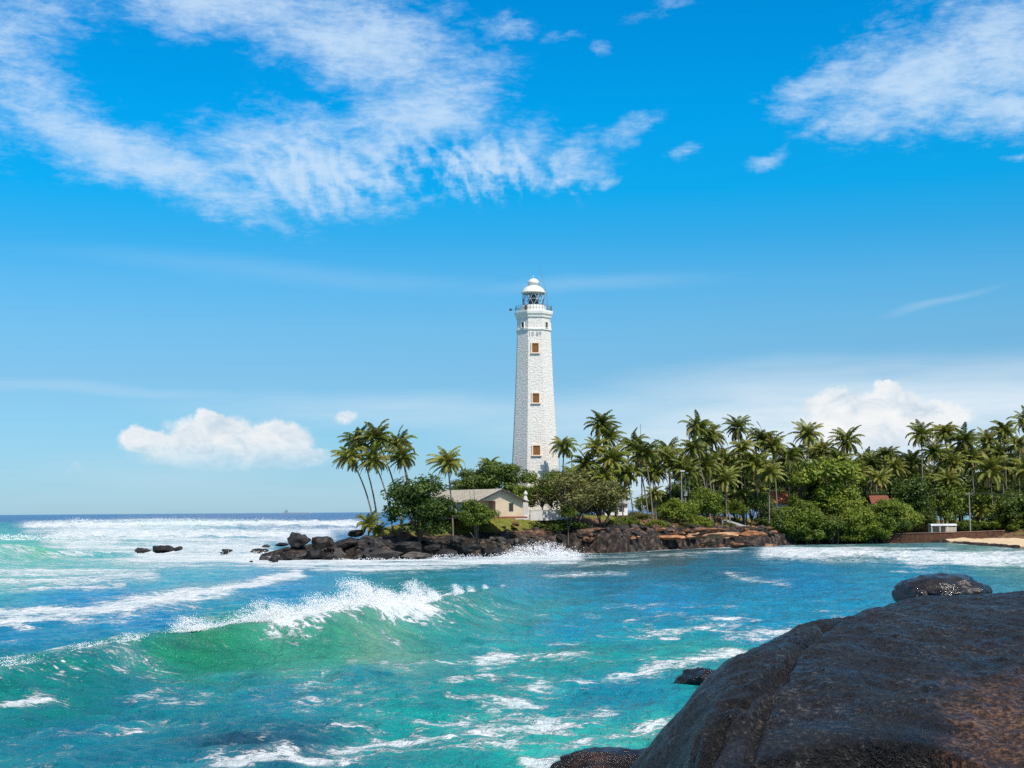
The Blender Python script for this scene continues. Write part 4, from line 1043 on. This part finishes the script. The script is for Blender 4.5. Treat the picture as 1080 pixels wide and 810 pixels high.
# ------------------------------------------------------------------ poles, wires, sea wall, stall, ramp
def build_small():
    conc = plain('concrete_grey', (.27, .27, .25), .8, .3, .15, 1.0)
    for u, vt, lab in ((718.5, 497, 'left of two tall thin lamp poles beside the round bush'), (722.5, 499, 'right of two tall thin lamp poles beside the round bush')):
        Y = 303 if u < 720 else 305
        t = P(u, vt, Y); zg = hz(t.x, Y)
        r = empty('lamp_pole', (t.x, Y, zg-.2)); tag(r, lab, 'lamp pole', 'twin lamp poles')
        m_ = MB(); H = t.z-zg+.2; m_.tube([(0, 0, 0), (0, 0, H)], [.16, .10], 8); obj('pole', m_, conc, r)
        m_ = MB(); m_.box((.25, -.1, H+.05), (.9, .35, .22)); m_.box((.25, -.1, H-.1), (.6, .25, .1)); obj('lamp_head', m_, plain('lamp_head_white', (.6, .6, .6), .5), r)
        if u > 720:
            m_ = MB(); m_.box((.0, -.25, H*.62), (.7, .4, 1.0)); obj('meter_box', m_, conc, r)
    # thin mast in the palms
    t = P(675.5, 447, 305); zg = hz(t.x, 305)
    r = empty('mast', (t.x, 305, zg)); tag(r, 'thin dark mast rising above the palm right of the lighthouse', 'mast')
    m_ = MB(); m_.tube([(0, 0, 0), (0, 0, t.z-zg)], [.10, .05], 6); obj('pole', m_, conc, r)
    m_ = MB(); m_.tube([(-.4, 0, t.z-zg-.5), (.4, 0, t.z-zg-.5)], .03, 5); obj('aerial', m_, conc, r)
    # utility pole + wires
    polem = plain('weathered_pole', (.24, .24, .22), .8)
    tops = []
    for u, vt, Y, lab in ((1022, 519, 334, 'pale utility pole standing behind the sea wall left of the beach'), (1180, 516, 330, 'pale utility pole beyond the right edge'), (886, 520, 352, 'grey utility pole half hidden in the thicket')):
        t = P(u, vt, Y); zg = hz(t.x, Y)
        r = empty('utility_pole', (t.x, Y, zg)); tag(r, lab, 'utility pole')
        m_ = MB(); H = t.z-zg; m_.tube([(0, 0, -.3), (0, 0, H)], [.17, .12], 8); obj('pole', m_, polem, r)
        m_ = MB(); m_.box((0, -.16, H-.45), (1.5, .10, .12)); ca = obj('crossarm', m_, polem, r)
        m_ = MB()
        for q in (-.65, 0, .65): m_.lathe([(.04, H-.39), (.07, H-.3), (.04, H-.15)], 6, c=(q, -.16, 0))
        obj('insulators', m_, plain('insulator_white', (.6, .6, .6), .3), ca)
        tops.append(Vector((t.x, Y-.16, t.z-.18)))
    wm = plain('cable_black', (.03, .03, .03), .5)
    for k, q in enumerate((-.65, .65)):
        for a, b in ((tops[0], tops[1]), (tops[2], tops[0])):
            m_ = MB(); m_.tube([a.lerp(b, i/10)+Vector((q, 0, -.6*(1-(2*i/10-1)**2))) for i in range(11)], .022, 4)
            o = obj('power_line', m_, wm); tag(o, ('near' if q < 0 else 'far')+(' sagging cable running right from the utility pole over the beach' if a is tops[0] else ' sagging cable running left from the utility pole over the thicket'), 'cable')
    # sea wall
    line = [P(918, 575, 333), P(945, 574, 331), P(975, 574, 330), P(1005, 573, 330.5), P(1030, 569, 333), P(1060, 562, 339)]
    m_ = MB(); vs = []
    tops_z = [1.7, 2.1, 2.2, 2.3, 2.4, 2.5]
    for p, tz in zip(line, tops_z):
        vs += [(p.x, p.y-.25, -1), (p.x, p.y+.4, -1), (p.x, p.y-.05, tz), (p.x, p.y+.4, tz)]
    fs = []
    for i in range(len(line)-1):
        a, b = i*4, i*4+4
        fs += [(a, b, b+2, a+2), (a+2, b+2, b+3, a+3), (a+1, a+3, b+3, b+1)]
    fs += [(0, 2, 3, 1), (len(vs)-4, len(vs)-3, len(vs)-1, len(vs)-2)]
    m_.add(vs, fs); w_ = obj('sea_wall', m_, plain('brown_stone_wall', (.085, .042, .026), .85, .2, .45, 1.2, .1)); tag(w_, 'long brown sea wall between the thicket and the sandy beach', 'wall')
    m_ = MB(); vs = []
    for p, tz in zip(line, tops_z): vs += [(p.x, p.y-.2, tz+.003), (p.x, p.y+.5, tz+.003), (p.x, p.y-.2, tz+.16), (p.x, p.y+.5, tz+.16)]
    fs = []
    for i in range(len(line)-1):
        a, b = i*4, i*4+4; fs += [(a, b, b+2, a+2), (a+2, b+2, b+3, a+3), (a+1, a+3, b+3, b+1), (a, a+1, b+1, b)]
    fs += [(0, 2, 3, 1), (len(vs)-4, len(vs)-3, len(vs)-1, len(vs)-2)]
    m_.add(vs, fs); obj('coping', m_, plain('coping_brown', (.20, .12, .08), .8), w_)
    # stall
    p = P(991, 560, 336); z = 2.4
    r = empty('beach_stall', (p.x, 334, z)); tag(r, 'low open stall with white roof behind the brown sea wall', 'stall')
    wt = plain('stall_white', (.72, .74, .75), .6)
    m_ = MB(); m_.box((0, 0, 1.75), (6.0, 3.0, .28)); m_.box((0, -1.53, 1.62), (6.05, .06, .34)); obj('roof', m_, wt, r)
    for xx in (-2.8, -.9, .9, 2.8):
        m_ = MB(); m_.box((xx, -1.35, .5), (.14, .14, 2.2)); obj('post', m_, wt, r)
    m_ = MB(); m_.box((1.6, -1.2, .3), (2.4, .3, 1.7)); m_.box((0, 1.3, .5), (5.8, .15, 2.2)); obj('panel', m_, plain('stall_panel', (.45, .40, .30), .8), r)
    # ramp path
    a, b = P(762, 548, 317), P(806, 562, 313)
    m_ = MB(); vs = []
    for i in range(9):
        q = a.lerp(b, i/8)
        vs += [(q.x-.4, q.y-1.6, q.z), (q.x+1.2, q.y+2.2, q.z), (q.x-.4, q.y-1.6, q.z-3), (q.x+1.2, q.y+2.2, q.z-3)]
    fs = []
    for i in range(8):
        k = i*4; fs += [(k, k+4, k+5, k+1), (k, k+2, k+6, k+4), (k+1, k+5, k+7, k+3)]
    fs += [(0, 1, 3, 2), (32, 34, 35, 33)]
    m_.add(vs, fs); o = obj('path', m_, plain('grey_concrete_path', (.33, .33, .33), .85, .2, .2, 1.5)); tag(o, kind='structure')
    # far ship on the horizon
    p = P(313, 541, 7800)
    r = empty('cargo_ship', (p.x, 7800, 0)); tag(r, 'tiny grey cargo ship on the horizon left of the palms', 'ship')
    sm = plain('ship_haze_grey', (.22, .30, .38), .7)
    m_ = MB(); m_.add([(-75,-9,0),(75,-9,0),(88,0,9),(-78,-9,9),(-75,9,0),(75,9,0),(-78,9,9),(70,-9,8),(70,9,8)], [(0,1,7,3),(1,2,7),(4,6,8,5),(5,8,2),(3,7,8,6),(7,2,8),(0,3,6,4)]); obj('hull', m_, sm, r)
    m_ = MB(); m_.box((-58, 0, 14), (16, 14, 12)); m_.tube([(-58, 0, 20), (-58, 0, 27)], 2, 6); obj('bridge', m_, sm, r)
build_small()

# ------------------------------------------------------------------ vegetation
def leaf_mat(name, stops, trans=.25, rough=.5, obj_var=.25, dry=None):
    mt, nt, b = new_mat(name, rough, .35)
    g = nt.node('ShaderNodeNewGeometry')
    rnd = g.outputs['Random Per Island']
    oi = nt.node('ShaderNodeObjectInfo').outputs['Random']
    n = nt.noise(g.outputs['Position'], .45, 3, .5)
    f = nt.math('ADD', nt.math('MULTIPLY', rnd, .5), nt.math('ADD', nt.math('MULTIPLY', n, .5), nt.math('MULTIPLY', nt.math('SUBTRACT', oi, .5), obj_var)))
    c = nt.ramp(f, stops)
    if dry:
        age = nt.node('ShaderNodeAttribute', attribute_name='age').outputs['Fac']
        c = nt.mix(age, c, dry)
    nt.l.new(c, b.inputs['Base Color'])
    tr = nt.node('ShaderNodeBsdfTranslucent', inp={0: c})
    ms = nt.node('ShaderNodeMixShader', inp={0: trans, 1: b.outputs[0], 2: tr.outputs[0]})
    nt.l.new(ms.outputs[0], nt.n['Material Output'].inputs[0])
    return mt
M_palm = leaf_mat('palm_leaf', [(.15, (.042, .070, .009)), (.5, (.145, .185, .026)), (.85, (.36, .35, .07))], .36, .45, .4, (.36, .25, .07))
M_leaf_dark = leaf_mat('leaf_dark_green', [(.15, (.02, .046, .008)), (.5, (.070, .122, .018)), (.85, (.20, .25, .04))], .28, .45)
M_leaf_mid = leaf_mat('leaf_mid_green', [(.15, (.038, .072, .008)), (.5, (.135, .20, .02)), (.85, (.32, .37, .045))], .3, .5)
M_leaf_bright = leaf_mat('leaf_bright_green', [(.15, (.05, .085, .010)), (.5, (.15, .21, .018)), (.85, (.28, .33, .04))], .35, .5)
M_leaf_olive = leaf_mat('leaf_olive', [(.15, (.035, .045, .012)), (.5, (.11, .12, .030)), (.85, (.25, .23, .07))], .25, .55)
M_bark = plain('grey_bark', (.13, .105, .08), .9, .2, .35, 3.0, .04)
M_ptrunk = plain('palm_trunk_bark', (.20, .17, .14), .9, .2, .3, 2.0, .03)

def palm_crown(seed, L=4.6, nf=26, wind=(-.35, 0), dryness=.15, droop=1.0):
    rs = random.Random(seed); mb = MB()
    for i in range(nf):
        lay = i/(nf-1)                                   # 0 youngest (upright) .. 1 oldest (hanging)
        az = i*2.399+rs.uniform(-.3, .3)
        el = R_(84-lay*118+rs.uniform(-10, 10))
        Lf = L*(.72+.4*math.sin(math.pi*min(1, .25+lay*.75)))*rs.uniform(.85, 1.1)
        bend = R_(55+38*rs.random()+25*lay)*droop
        pts = [Vector((0, 0, 0))]; N = 9; dirs = []
        for k in range(N):
            t = (k+.5)/N; e = el-bend*t**1.4
            e = max(e, R_(-86))
            d = Vector((math.cos(az)*math.cos(e), math.sin(az)*math.cos(e), math.sin(e)))
            d += Vector((wind[0], wind[1], 0))*t*.9; d.normalize()
            dirs.append(d); pts.append(pts[-1]+d*(Lf/N))
        age = 0.0
        if lay > .8 and rs.random() < .6: age = rs.uniform(.45, 1)
        elif rs.random() < dryness: age = rs.uniform(.15, .5)
        mb.tube(pts, [.055*(1-.8*k/N) for k in range(N+1)], 3, min(1, age+.35), cap=False)
        NL = 27
        for k in range(NL):
            t = .13+.86*k/(NL-1); f = t*N; j = min(int(f), N-1)
            p = pts[j].lerp(pts[j+1], f-j); d = dirs[j]
            side = d.cross(Vector((0, 0, 1)))
            if side.length < .05: side = Vector((-math.sin(az), math.cos(az), 0))
            side.normalize()
            ll = 1.12*L/4.6*(math.sin(math.pi*(.16+.78*t))**.7)*rs.uniform(.8, 1.1)
            for sg in (-1, 1):
                q = side*sg*.85+d*(.45+.5*t)+Vector((0, 0, -.28-.45*rs.random()))+Vector((wind[0], wind[1], 0))*.5
                q.normalize()
                q2 = (q+Vector((0, 0, -.75*rs.uniform(.6, 1.3)))).normalized()
                w = d*(.105*L/4.6)
                m1 = p+q*ll*.5; m2 = m1+q2*ll*.5
                mb.add([p-w*.6, p+w*.6, m1+w, m1-w, m2], [(0,1,2,3),(3,2,4)], age)
    # coconuts and fibre at the heart
    for k in range(7):
        a = rs.uniform(0, 6.28); c = Vector((math.cos(a)*.28, math.sin(a)*.28, -.35+rs.uniform(-.15, .1)))
        o = len(mb.v); r = .15
        vs = [c+Vector(q)*r for q in ((1,0,0),(-1,0,0),(0,1,0),(0,-1,0),(0,0,1.2),(0,0,-1.2))]
        mb.add(vs, [(0,2,4),(2,1,4),(1,3,4),(3,0,4),(2,0,5),(1,2,5),(3,1,5),(0,3,5)], .3)
    return mb_mesh('palm_crown', mb)
CROWNS = [palm_crown(100+i, 4.6, 31+i % 3*4, [(-.30, 0), (-.45, .05), (-.15, -.1), (.15, .0), (-.55, 0), (-.2, .2), (.05, .1), (-.4, -.1)][i], .08+.05*(i % 3), [1, .9, 1.1, .85, 1.05, 1.2, .95, 1][i]) for i in range(8)]
def palm(u, v, Y, base_u=None, size=1.0, k=0, rot=0.0, label='', group=None, dz=0.0):
    c = P(u, v, Y); bx = P(base_u if base_u is not None else u, v, Y).x
    by = Y+random.uniform(-.8, .8)
    zb = hz(bx, by)-.25
    root = empty('coconut_palm', (bx, by, zb)); tag(root, label, 'palm', group)
    top = Vector((c.x-bx, c.y-by, c.z-zb)); H = max(top.z, 1.5)
    ctrl = Vector((top.x*.18, top.y*.2, H*.55))
    N = 9; pts = []
    for i in range(N+1):
        t = i/N; pts.append(ctrl*(2*t*(1-t))+top*(t*t))
    tm = MB(); tm.tube(pts, [(.26 if i == 0 else .19-.075*i/N)*(.8+.2*size) for i in range(N+1)], 7)
    obj('trunk', tm, M_ptrunk, root, smooth=True)
    cr = link('crown', CROWNS[k % 8], M_palm, root, top)
    cr.scale = (size, size, size); cr.rotation_euler = ((random.uniform(-.12, .12)), top.x/H*.5, rot)
    return root

def broad_meshes(seed, n_clumps, leaves, leaf, spread=(1, 1, 1), clump_r=.34, trunk_h=.9, limbs=7, low=-.5, gaps=0.0, stems=1):
    """unit tree: crown centred at z = trunk_h + ~1, radii ~1; foot at z = 0"""
    rs = np.random.RandomState(seed); tm = MB(); cz = trunk_h+.75*spread[2]
    C = []
    while len(C) < n_clumps:
        p = rs.normal(size=3); p /= np.linalg.norm(p)
        if p[2] < low: continue
        r = rs.uniform(.40, 1.12)**.8
        q = p*r
        C.append(q)
    C = np.array(C); R = clump_r*rs.uniform(.5, 1.3, n_clumps)
    cent = C*np.array(spread)+np.array([0, 0, cz])
    V, F = [], []
    per = leaves//n_clumps
    for c, r in zip(cent, R):
        k = int(per*(r/clump_r)**2)
        d = rs.normal(size=(k, 3)); d /= np.linalg.norm(d, axis=1)[:, None]
        rr = r*rs.uniform(.15, 1.45, k)**.7
        p = c+d*rr[:, None]*np.array([1, 1, .75])
        nrm = d*.7+rs.normal(size=(k, 3))*.55+np.array([0, 0, .45]); nrm /= np.linalg.norm(nrm, axis=1)[:, None]
        t = np.cross(nrm, rs.normal(size=(k, 3))); t /= np.linalg.norm(t, axis=1)[:, None]+1e-9
        b = np.cross(nrm, t); s = leaf*rs.uniform(.6, 1.3, k)[:, None]
        o = sum(len(q) for q in V)
        quad = np.stack([p-t*s, p-b*s*.5+nrm*s*.15, p+t*s, p+b*s*.5+nrm*s*.15], 1).reshape(-1, 3)
        V.append(quad); F.append(np.arange(o, o+4*k).reshape(-1, 4))
    me = mesh_np('tree_crown', np.concatenate(V), np.concatenate(F), False)
    for sidx in range(stems):
        a0 = sidx*2.4; sx, sy = (.22*math.cos(a0), .22*math.sin(a0)) if stems > 1 else (0, 0)
        fork = Vector((sx*1.6+rs.normal()*.05, sy*1.6+rs.normal()*.05, trunk_h*.75))
        tm.tube([(sx*.5, sy*.5, -.25), (sx*.8, sy*.8, trunk_h*.35), fork], [.085/stems**.4, .062/stems**.4, .05/stems**.4], 7)
        for c in cent[rs.permutation(n_clumps)[:limbs]]:
            c = Vector(c); mid = fork.lerp(c, .5)+Vector((0, 0, .08)); tm.tube([fork, mid, c], [.036, .022, .008], 5)
    return me, mb_mesh('tree_trunk', tm, True)
TREES = {
    'dense': [broad_meshes(s, 40, 9000, .068, (1, 1, .85), .33, .55, 7, -.85) for s in (1, 2, 3)],
    'open': [broad_meshes(s, 34, 6000, .058, (1.05, 1, .8), .30, .9, 9, -.6, 0, 3) for s in (4, 5)],
    'spread': [broad_meshes(s, 24, 4000, .075, (1.25, 1.1, .5), .30, 1.0, 9, -.2) for s in (6, 7)],
    'bush': [broad_meshes(s, 34, 6500, .07, (1.05, 1, .8), .34, .22, 6, -.5) for s in (8, 9, 10)],
}
MATS = {'dark': M_leaf_dark, 'mid': M_leaf_mid, 'bright': M_leaf_bright, 'olive': M_leaf_olive}
def tree(kind, u, v, rx, ry, Y, mat, label, group=None, k=0, base_v=None, foot=None, cat='tree', name=None):
    """crown centred on pixel (u, v) with pixel radii rx, ry at distance Y"""
    s = Y/FPX; c = P(u, v, Y)
    sx, sp = rx*s, {'dense': .85, 'open': .8, 'spread': .5, 'bush': .8}[kind]
    th = {'dense': .55, 'open': .9, 'spread': 1.0, 'bush': .22}[kind]
    szz = ry*s/sp
    zg = hz(c.x, Y) if foot is None else foot
    cz = (th+.75*sp)*szz
    # stretch trunk so that the crown sits where it should
    root = empty(name or ('bush' if kind == 'bush' else 'broadleaf_tree'), (c.x, Y, zg)); tag(root, label, cat, group)
    lst = TREES[kind]; cm, tm = lst[k % len(lst)]
    cr = bpy.data.objects.new('crown', cm); COL.objects.link(cr); cr.parent = root
    if not cm.materials: cm.materials.append(MATS[mat])
    cr.material_slots[0].link = 'OBJECT'; cr.material_slots[0].material = MATS[mat]
    cr.scale = (sx, sx, szz); cr.location = (0, 0, (c.z-zg)-cz); cr.rotation_euler.z = random.uniform(0, 6.28)
    tr = bpy.data.objects.new('trunk', tm); COL.objects.link(tr); tr.parent = root
    if not tm.materials: tm.materials.append(M_bark)
    tr.rotation_euler.z = cr.rotation_euler.z
    tr.scale = (sx, sx, max((c.z-zg), .3)/(th+.75*sp)); tr.location = (0, 0, 0)
    return root

def build_vegetation():
    rs = random.Random(21)
    # ---- the leaning palms on the left point
    left = [(369,482,262,396,1.0,'leaning coconut palm with lowest crown, leftmost of the group on the point'),
            (377,467,266,400,.95,'leaning palm whose crown stands just above the leftmost palm'),
            (394,486,260,415,1.0,'leaning palm with drooping crown in the middle of the point group'),
            (397,463,264,424,1.15,'tallest leaning palm with bushy crown on the point'),
            (421,469,266,434,1.0,'leaning palm with round crown, upper right of the point group'),
            (424,484,262,440,.95,'leaning palm with long hanging fronds, lower right of the point group')]
    for i, (u, v, Y, bu, sz, lab) in enumerate(left):
        palm(u, v, Y, bu, sz*.83, [4, 0, 7, 1, 4, 1][i], rs.uniform(-.4, .4), lab, 'leaning palms on the point')
    palm(472, 489, 257, 478, .85, 1, 0, 'slender palm standing alone in front of the bungalow roof')
    for u, v, Y, sz, lab in ((389,549,258,.62,'low stemless young palm on the black rocks of the point'), (399,556,256,.40,'smaller yellowish palm seedling beside the young palm on the rocks')):
        palm(u, v+4, Y, u, sz, 3, .4, lab)
    # ---- trees round the house
    tree('dense', 443, 534, 33, 25, 251, 'dark', 'large dark almond tree at the left of the bungalow')
    tree('dense', 502, 541, 18, 13, 252, 'mid', 'small round tree on the grass in front of the bungalow', None, 1)
    tree('dense', 528, 504, 26, 18, 288, 'dark', 'dark bushy tree behind the bungalow roof left of the lighthouse', None, 2)
    tree('dense', 497, 511, 20, 13, 290, 'dark', 'low dark tree behind the bungalow roof ridge', None, 0)
    tree('open', 606, 522, 36, 21, 279, 'olive', 'wide olive green tree with several stems at the lighthouse foot')
    tree('open', 574, 515, 19, 16, 283, 'mid', 'small thin tree between white pillar and lighthouse', None, 1)
    tree('dense', 553, 524, 15, 13, 286, 'mid', 'green tree right behind the white pillar hiding the lighthouse foot', None, 2)
    tree('bush', 592, 512, 16, 14, 287, 'olive', 'olive leafy bush against the right side of the lighthouse foot', None, 2, cat='shrub')
    tree('open', 634, 528, 22, 19, 281, 'olive', 'sparse olive bush tree leaning over the rocks right of the lighthouse', None, 1)
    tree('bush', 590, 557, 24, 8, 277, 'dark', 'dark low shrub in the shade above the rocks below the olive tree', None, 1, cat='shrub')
    palm(517, 492, 292, 520, .62, 2, 1, 'short palm crown poking above the dark tree behind the bungalow')
    palm(526, 499, 290, 528, .6, 5, 2, 'second short palm crown right beside the dark tree behind the bungalow')
    # ---- shrubs along the shore bank
    tree('bush', 713, 541, 18, 12, 300, 'bright', 'round bright yellow green bush beside the twin lamp poles', cat='shrub')
    tree('bush', 715, 554, 13, 6, 298, 'olive', 'brownish dry shrub below the round bright bush', None, 1, cat='shrub')
    tree('dense', 744, 530, 17, 14, 306, 'bright', 'bright feathery tree right of the twin lamp poles', None, 1)
    tree('bush', 778, 538, 10, 9, 320, 'bright', 'light green shrub beside the grey ramp', None, 2, cat='shrub')
    tree('bush', 757, 537, 9, 9, 316, 'mid', 'leafy green shrub left of the light green one by the ramp', None, 0, cat='shrub')
    tree('bush', 672, 546, 12, 5, 298, 'olive', 'low grassy bush on the bank left of the round bush', None, 0, cat='shrub')
    tree('bush', 800, 533, 14, 12, 322, 'dark', 'dark shrub above the grey ramp', None, 1, cat='shrub')
    for k, (u, v, rx, ry, Y, mt, lab) in enumerate([(645,556,13,6,285,'olive','low olive shrub on the ledge edge below the leaning bush tree'),(660,551,11,5,291,'mid','small green shrub on the bank left of the low grassy bush'),(692,554,12,5,294,'mid','flat green shrub on the ledge left of the dry brownish shrub'),
            (737,553,12,6,303,'mid','green shrub at the ledge top under the bright feathery tree'),(767,557,10,5,312,'olive','small olive shrub on the ledge beside the grey ramp'),(599,541,9,8,273,'mid','small green shrub in front of the long low white wall')]):
        tree('bush', u, v, rx, ry, Y, mt, lab, None, k, cat='shrub')
    # ---- green thicket by the right shore
    thick = [('dense',826,551,20,15,322,'mid'),('bush',812,552,14,12,320,'dark'),('dense',850,553,24,18,322,'mid'),('dense',845,538,16,13,330,'bright'),('spread',872,502,36,13,338,'mid'),
             ('dense',880,528,26,20,334,'mid'),('bush',878,558,18,12,326,'dark'),('dense',931,538,15,9,333,'mid'),('dense',903,554,18,15,327,'bright'),('dense',923,553,22,14,331,'mid'),('dense',950,545,17,17,335,'mid'),
             ('bush',918,564,16,8,328,'bright'),('dense',960,530,22,22,346,'dark'),('dense',1003,530,18,18,344,'mid'),('bush',950,553,14,9,333,'dark'),('open',1030,534,20,16,346,'mid'),
             ('dense',1062,540,24,16,345,'dark'),('bush',1048,553,14,7,343,'mid'),('bush',1020,556,12,6,342,'dark'),('bush',1077,556,16,7,342,'mid'),('dense',864,522,16,14,341,'dark'),
             ('spread',843,508,22,9,336,'mid'),('dense',975,545,12,12,342,'dark'),('dense',1092,536,26,22,344,'dark'),('bush',862,566,14,7,325,'dark'),('bush',838,566,16,8,322,'dark'),('bush',895,567,14,7,327,'mid')]
    def near(u):
        marks = [(718, 'twin lamp poles'), (792, 'grey ramp'), (824, 'orange roof'), (928, 'red roof'), (991, 'white roofed stall'), (1022, 'utility pole')]
        mk = min(marks, key=lambda q: abs(q[0]-u)); return mk
    cnt = {}
    ords = ['first', 'second', 'third', 'fourth', 'fifth', 'sixth', 'seventh', 'eighth', 'ninth', 'tenth', 'eleventh', 'twelfth', 'thirteenth', 'fourteenth']
    tone = {'mid': 'leafy green', 'dark': 'dark green', 'bright': 'light green'}
    shape = {'dense': 'round tree', 'bush': 'low shrub', 'spread': 'flat topped spreading tree', 'open': 'loose branched tree'}
    for i, (kd, u, v, rx, ry, Y, mt) in enumerate(sorted(thick, key=lambda q: q[1])):
        mu, mn = near(u); side = 'left' if u < mu else 'right'
        key = (tone[mt], shape[kd], mn, side); cnt[key] = cnt.get(key, 0)+1
        lab = '%s %s in the thicket %s of the %s' % (tone[mt], shape[kd], side, mn)
        if cnt[key] > 1: lab = ords[cnt[key]-1]+' '+lab
        tree(kd, u, v, rx, ry, Y, mt, lab, 'trees and shrubs of the shore thicket', i, cat='shrub' if kd == 'bush' else 'tree')
    # ---- palms right of the lighthouse: u, v of the crown heart, distance, trunk foot u, size, mesh
    front = [(595,472,291,592,.80,5),(634,449,306,640,1.0,1),(642,462,304,648,.95,0),(629,474,300,636,.95,7),(646,486,298,650,1.0,2),(668,470,304,683,1.05,4),(680,480,300,688,1.0,3),(618,490,300,624,.95,6),
             (660,500,300,668,.9,5),(637,505,296,642,.9,2),(703,484,312,708,.95,0),(715,492,310,722,1.0,1),(735,452,322,752,1.1,4),(748,462,326,752,1.1,5),(732,474,314,748,1.0,2),(724,498,306,730,1.05,6),
             (744,492,316,770,1.1,7),(762,490,326,768,1.0,3),(778,452,326,782,.95,0),(783,474,322,786,1.0,5),(803,464,330,806,1.0,4),(815,472,328,818,1.1,1),(796,492,320,800,1.1,2),(812,500,318,810,1.0,6),
             (830,484,332,832,1.05,5),(852,459,345,851,1.05,3),(841,478,350,842,.95,2),(868,476,352,868,1.0,1),(893,466,348,891,1.15,0),(884,486,344,886,1.1,6),(918,490,352,918,1.0,4),(936,482,352,938,1.05,5),
             (927,506,346,928,.95,3),(945,494,348,948,1.0,7),(972,460,346,970,1.05,0),(985,478,350,984,1.1,1),(962,488,352,962,1.0,2),(997,458,362,1000,1.05,5),(1016,466,354,1010,1.15,4),(1005,490,350,1006,1.05,3),
             (1024,484,352,1026,1.0,7),(1044,498,342,1046,1.35,6),(1041,466,362,1042,1.05,1),(1059,456,362,1060,1.1,2),(1056,480,354,1058,1.05,0),(1074,470,352,1074,1.1,5),(1082,446,366,1084,1.05,4),(1082,496,346,1082,1.1,3),
             (1104,462,356,1104,1.1,1),(1122,474,352,1122,1.1,2),(1140,458,358,1140,1.1,6),(970,508,350,970,1.0,6),(870,498,350,872,.95,4),(905,500,350,905,.9,0),(1000,508,346,1000,.95,1),(765,506,314,766,.95,0),(690,500,312,692,.9,2)]
    front.sort(key=lambda q: q[0])
    marks = [(563, 'the lighthouse'), (720, 'the twin lamp poles'), (824, 'the orange roof'), (928, 'the red roof'), (1022, 'the utility pole')]
    cnt = {}
    for (u, v, Y, bu, sz, k) in front:
        mk = [m_ for m_ in marks if m_[0] < u][-1][1]
        cnt[mk] = cnt.get(mk, 0)+1
        ht = 'tall' if v < 468 else ('short' if v > 494 else 'mid height')
        lean = ' leaning left' if bu-u > 6 else (' leaning right' if u-bu > 3 else ' upright')
        lab = '%s%s coconut palm, %s crown to the right of %s' % (ht, lean, ords[cnt[mk]-1] if cnt[mk] <= 14 else 'farthest', mk)
        if u == 595: lab = 'coconut palm with brown dry fronds at the right edge of the lighthouse'
        if u == 1044: lab = 'broad low coconut palm with widest fronds right of the utility pole'
        if u > 1095: lab = 'coconut palm beyond the right edge of the grove'
        palm(u, v, Y, bu, sz*rs.uniform(.82, .98), k, rs.uniform(-3.1, 3.1), lab, 'coconut palms of the grove')
    for i, (u, v, Y, sz, bu) in enumerate([(868,538,333,.62,866),(884,551,325,.5,884),(852,546,325,.55,852),(783,524,322,.7,785),(800,518,330,.7,800),(1034,540,343,.6,1036),(1000,520,345,.8,1000),(762,528,318,.55,762),(690,522,306,.6,692),(655,520,300,.6,657),(904,538,336,.55,904),(950,520,346,.75,950)]):
        palm(u, v, Y, bu, sz, i+2, rs.uniform(-1, 1), 'short young palm with low fronds among the bushes under the taller grove', 'young palms among the bushes')
    # ---- rear palms and dark trees closing the grove
    back_p = []
    u = 606
    while u < 1180:
        top = 492 if u < 700 else 486
        back_p.append((u+rs.uniform(-4, 4), top+rs.uniform(-8, 14), rs.uniform(340, 352) if u < 720 else rs.uniform(368, 384), rs.uniform(.9, 1.1))); u += 14
    for i, (u, v, Y, sz) in enumerate(back_p):
        palm(u, v, Y, u+rs.uniform(-4, 4), sz, i, rs.uniform(-.8, .8), 'rear coconut palm half hidden behind the front row of the grove', 'rear palms of the grove')
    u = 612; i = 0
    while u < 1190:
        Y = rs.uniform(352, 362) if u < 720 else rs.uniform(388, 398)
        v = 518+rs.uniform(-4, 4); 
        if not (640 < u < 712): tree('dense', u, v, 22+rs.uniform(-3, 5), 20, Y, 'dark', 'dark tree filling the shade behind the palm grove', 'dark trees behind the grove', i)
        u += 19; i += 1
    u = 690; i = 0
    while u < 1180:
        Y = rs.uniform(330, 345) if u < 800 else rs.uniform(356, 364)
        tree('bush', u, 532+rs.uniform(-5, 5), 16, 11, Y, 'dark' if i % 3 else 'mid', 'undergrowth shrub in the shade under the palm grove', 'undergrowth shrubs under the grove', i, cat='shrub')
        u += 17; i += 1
build_vegetation()
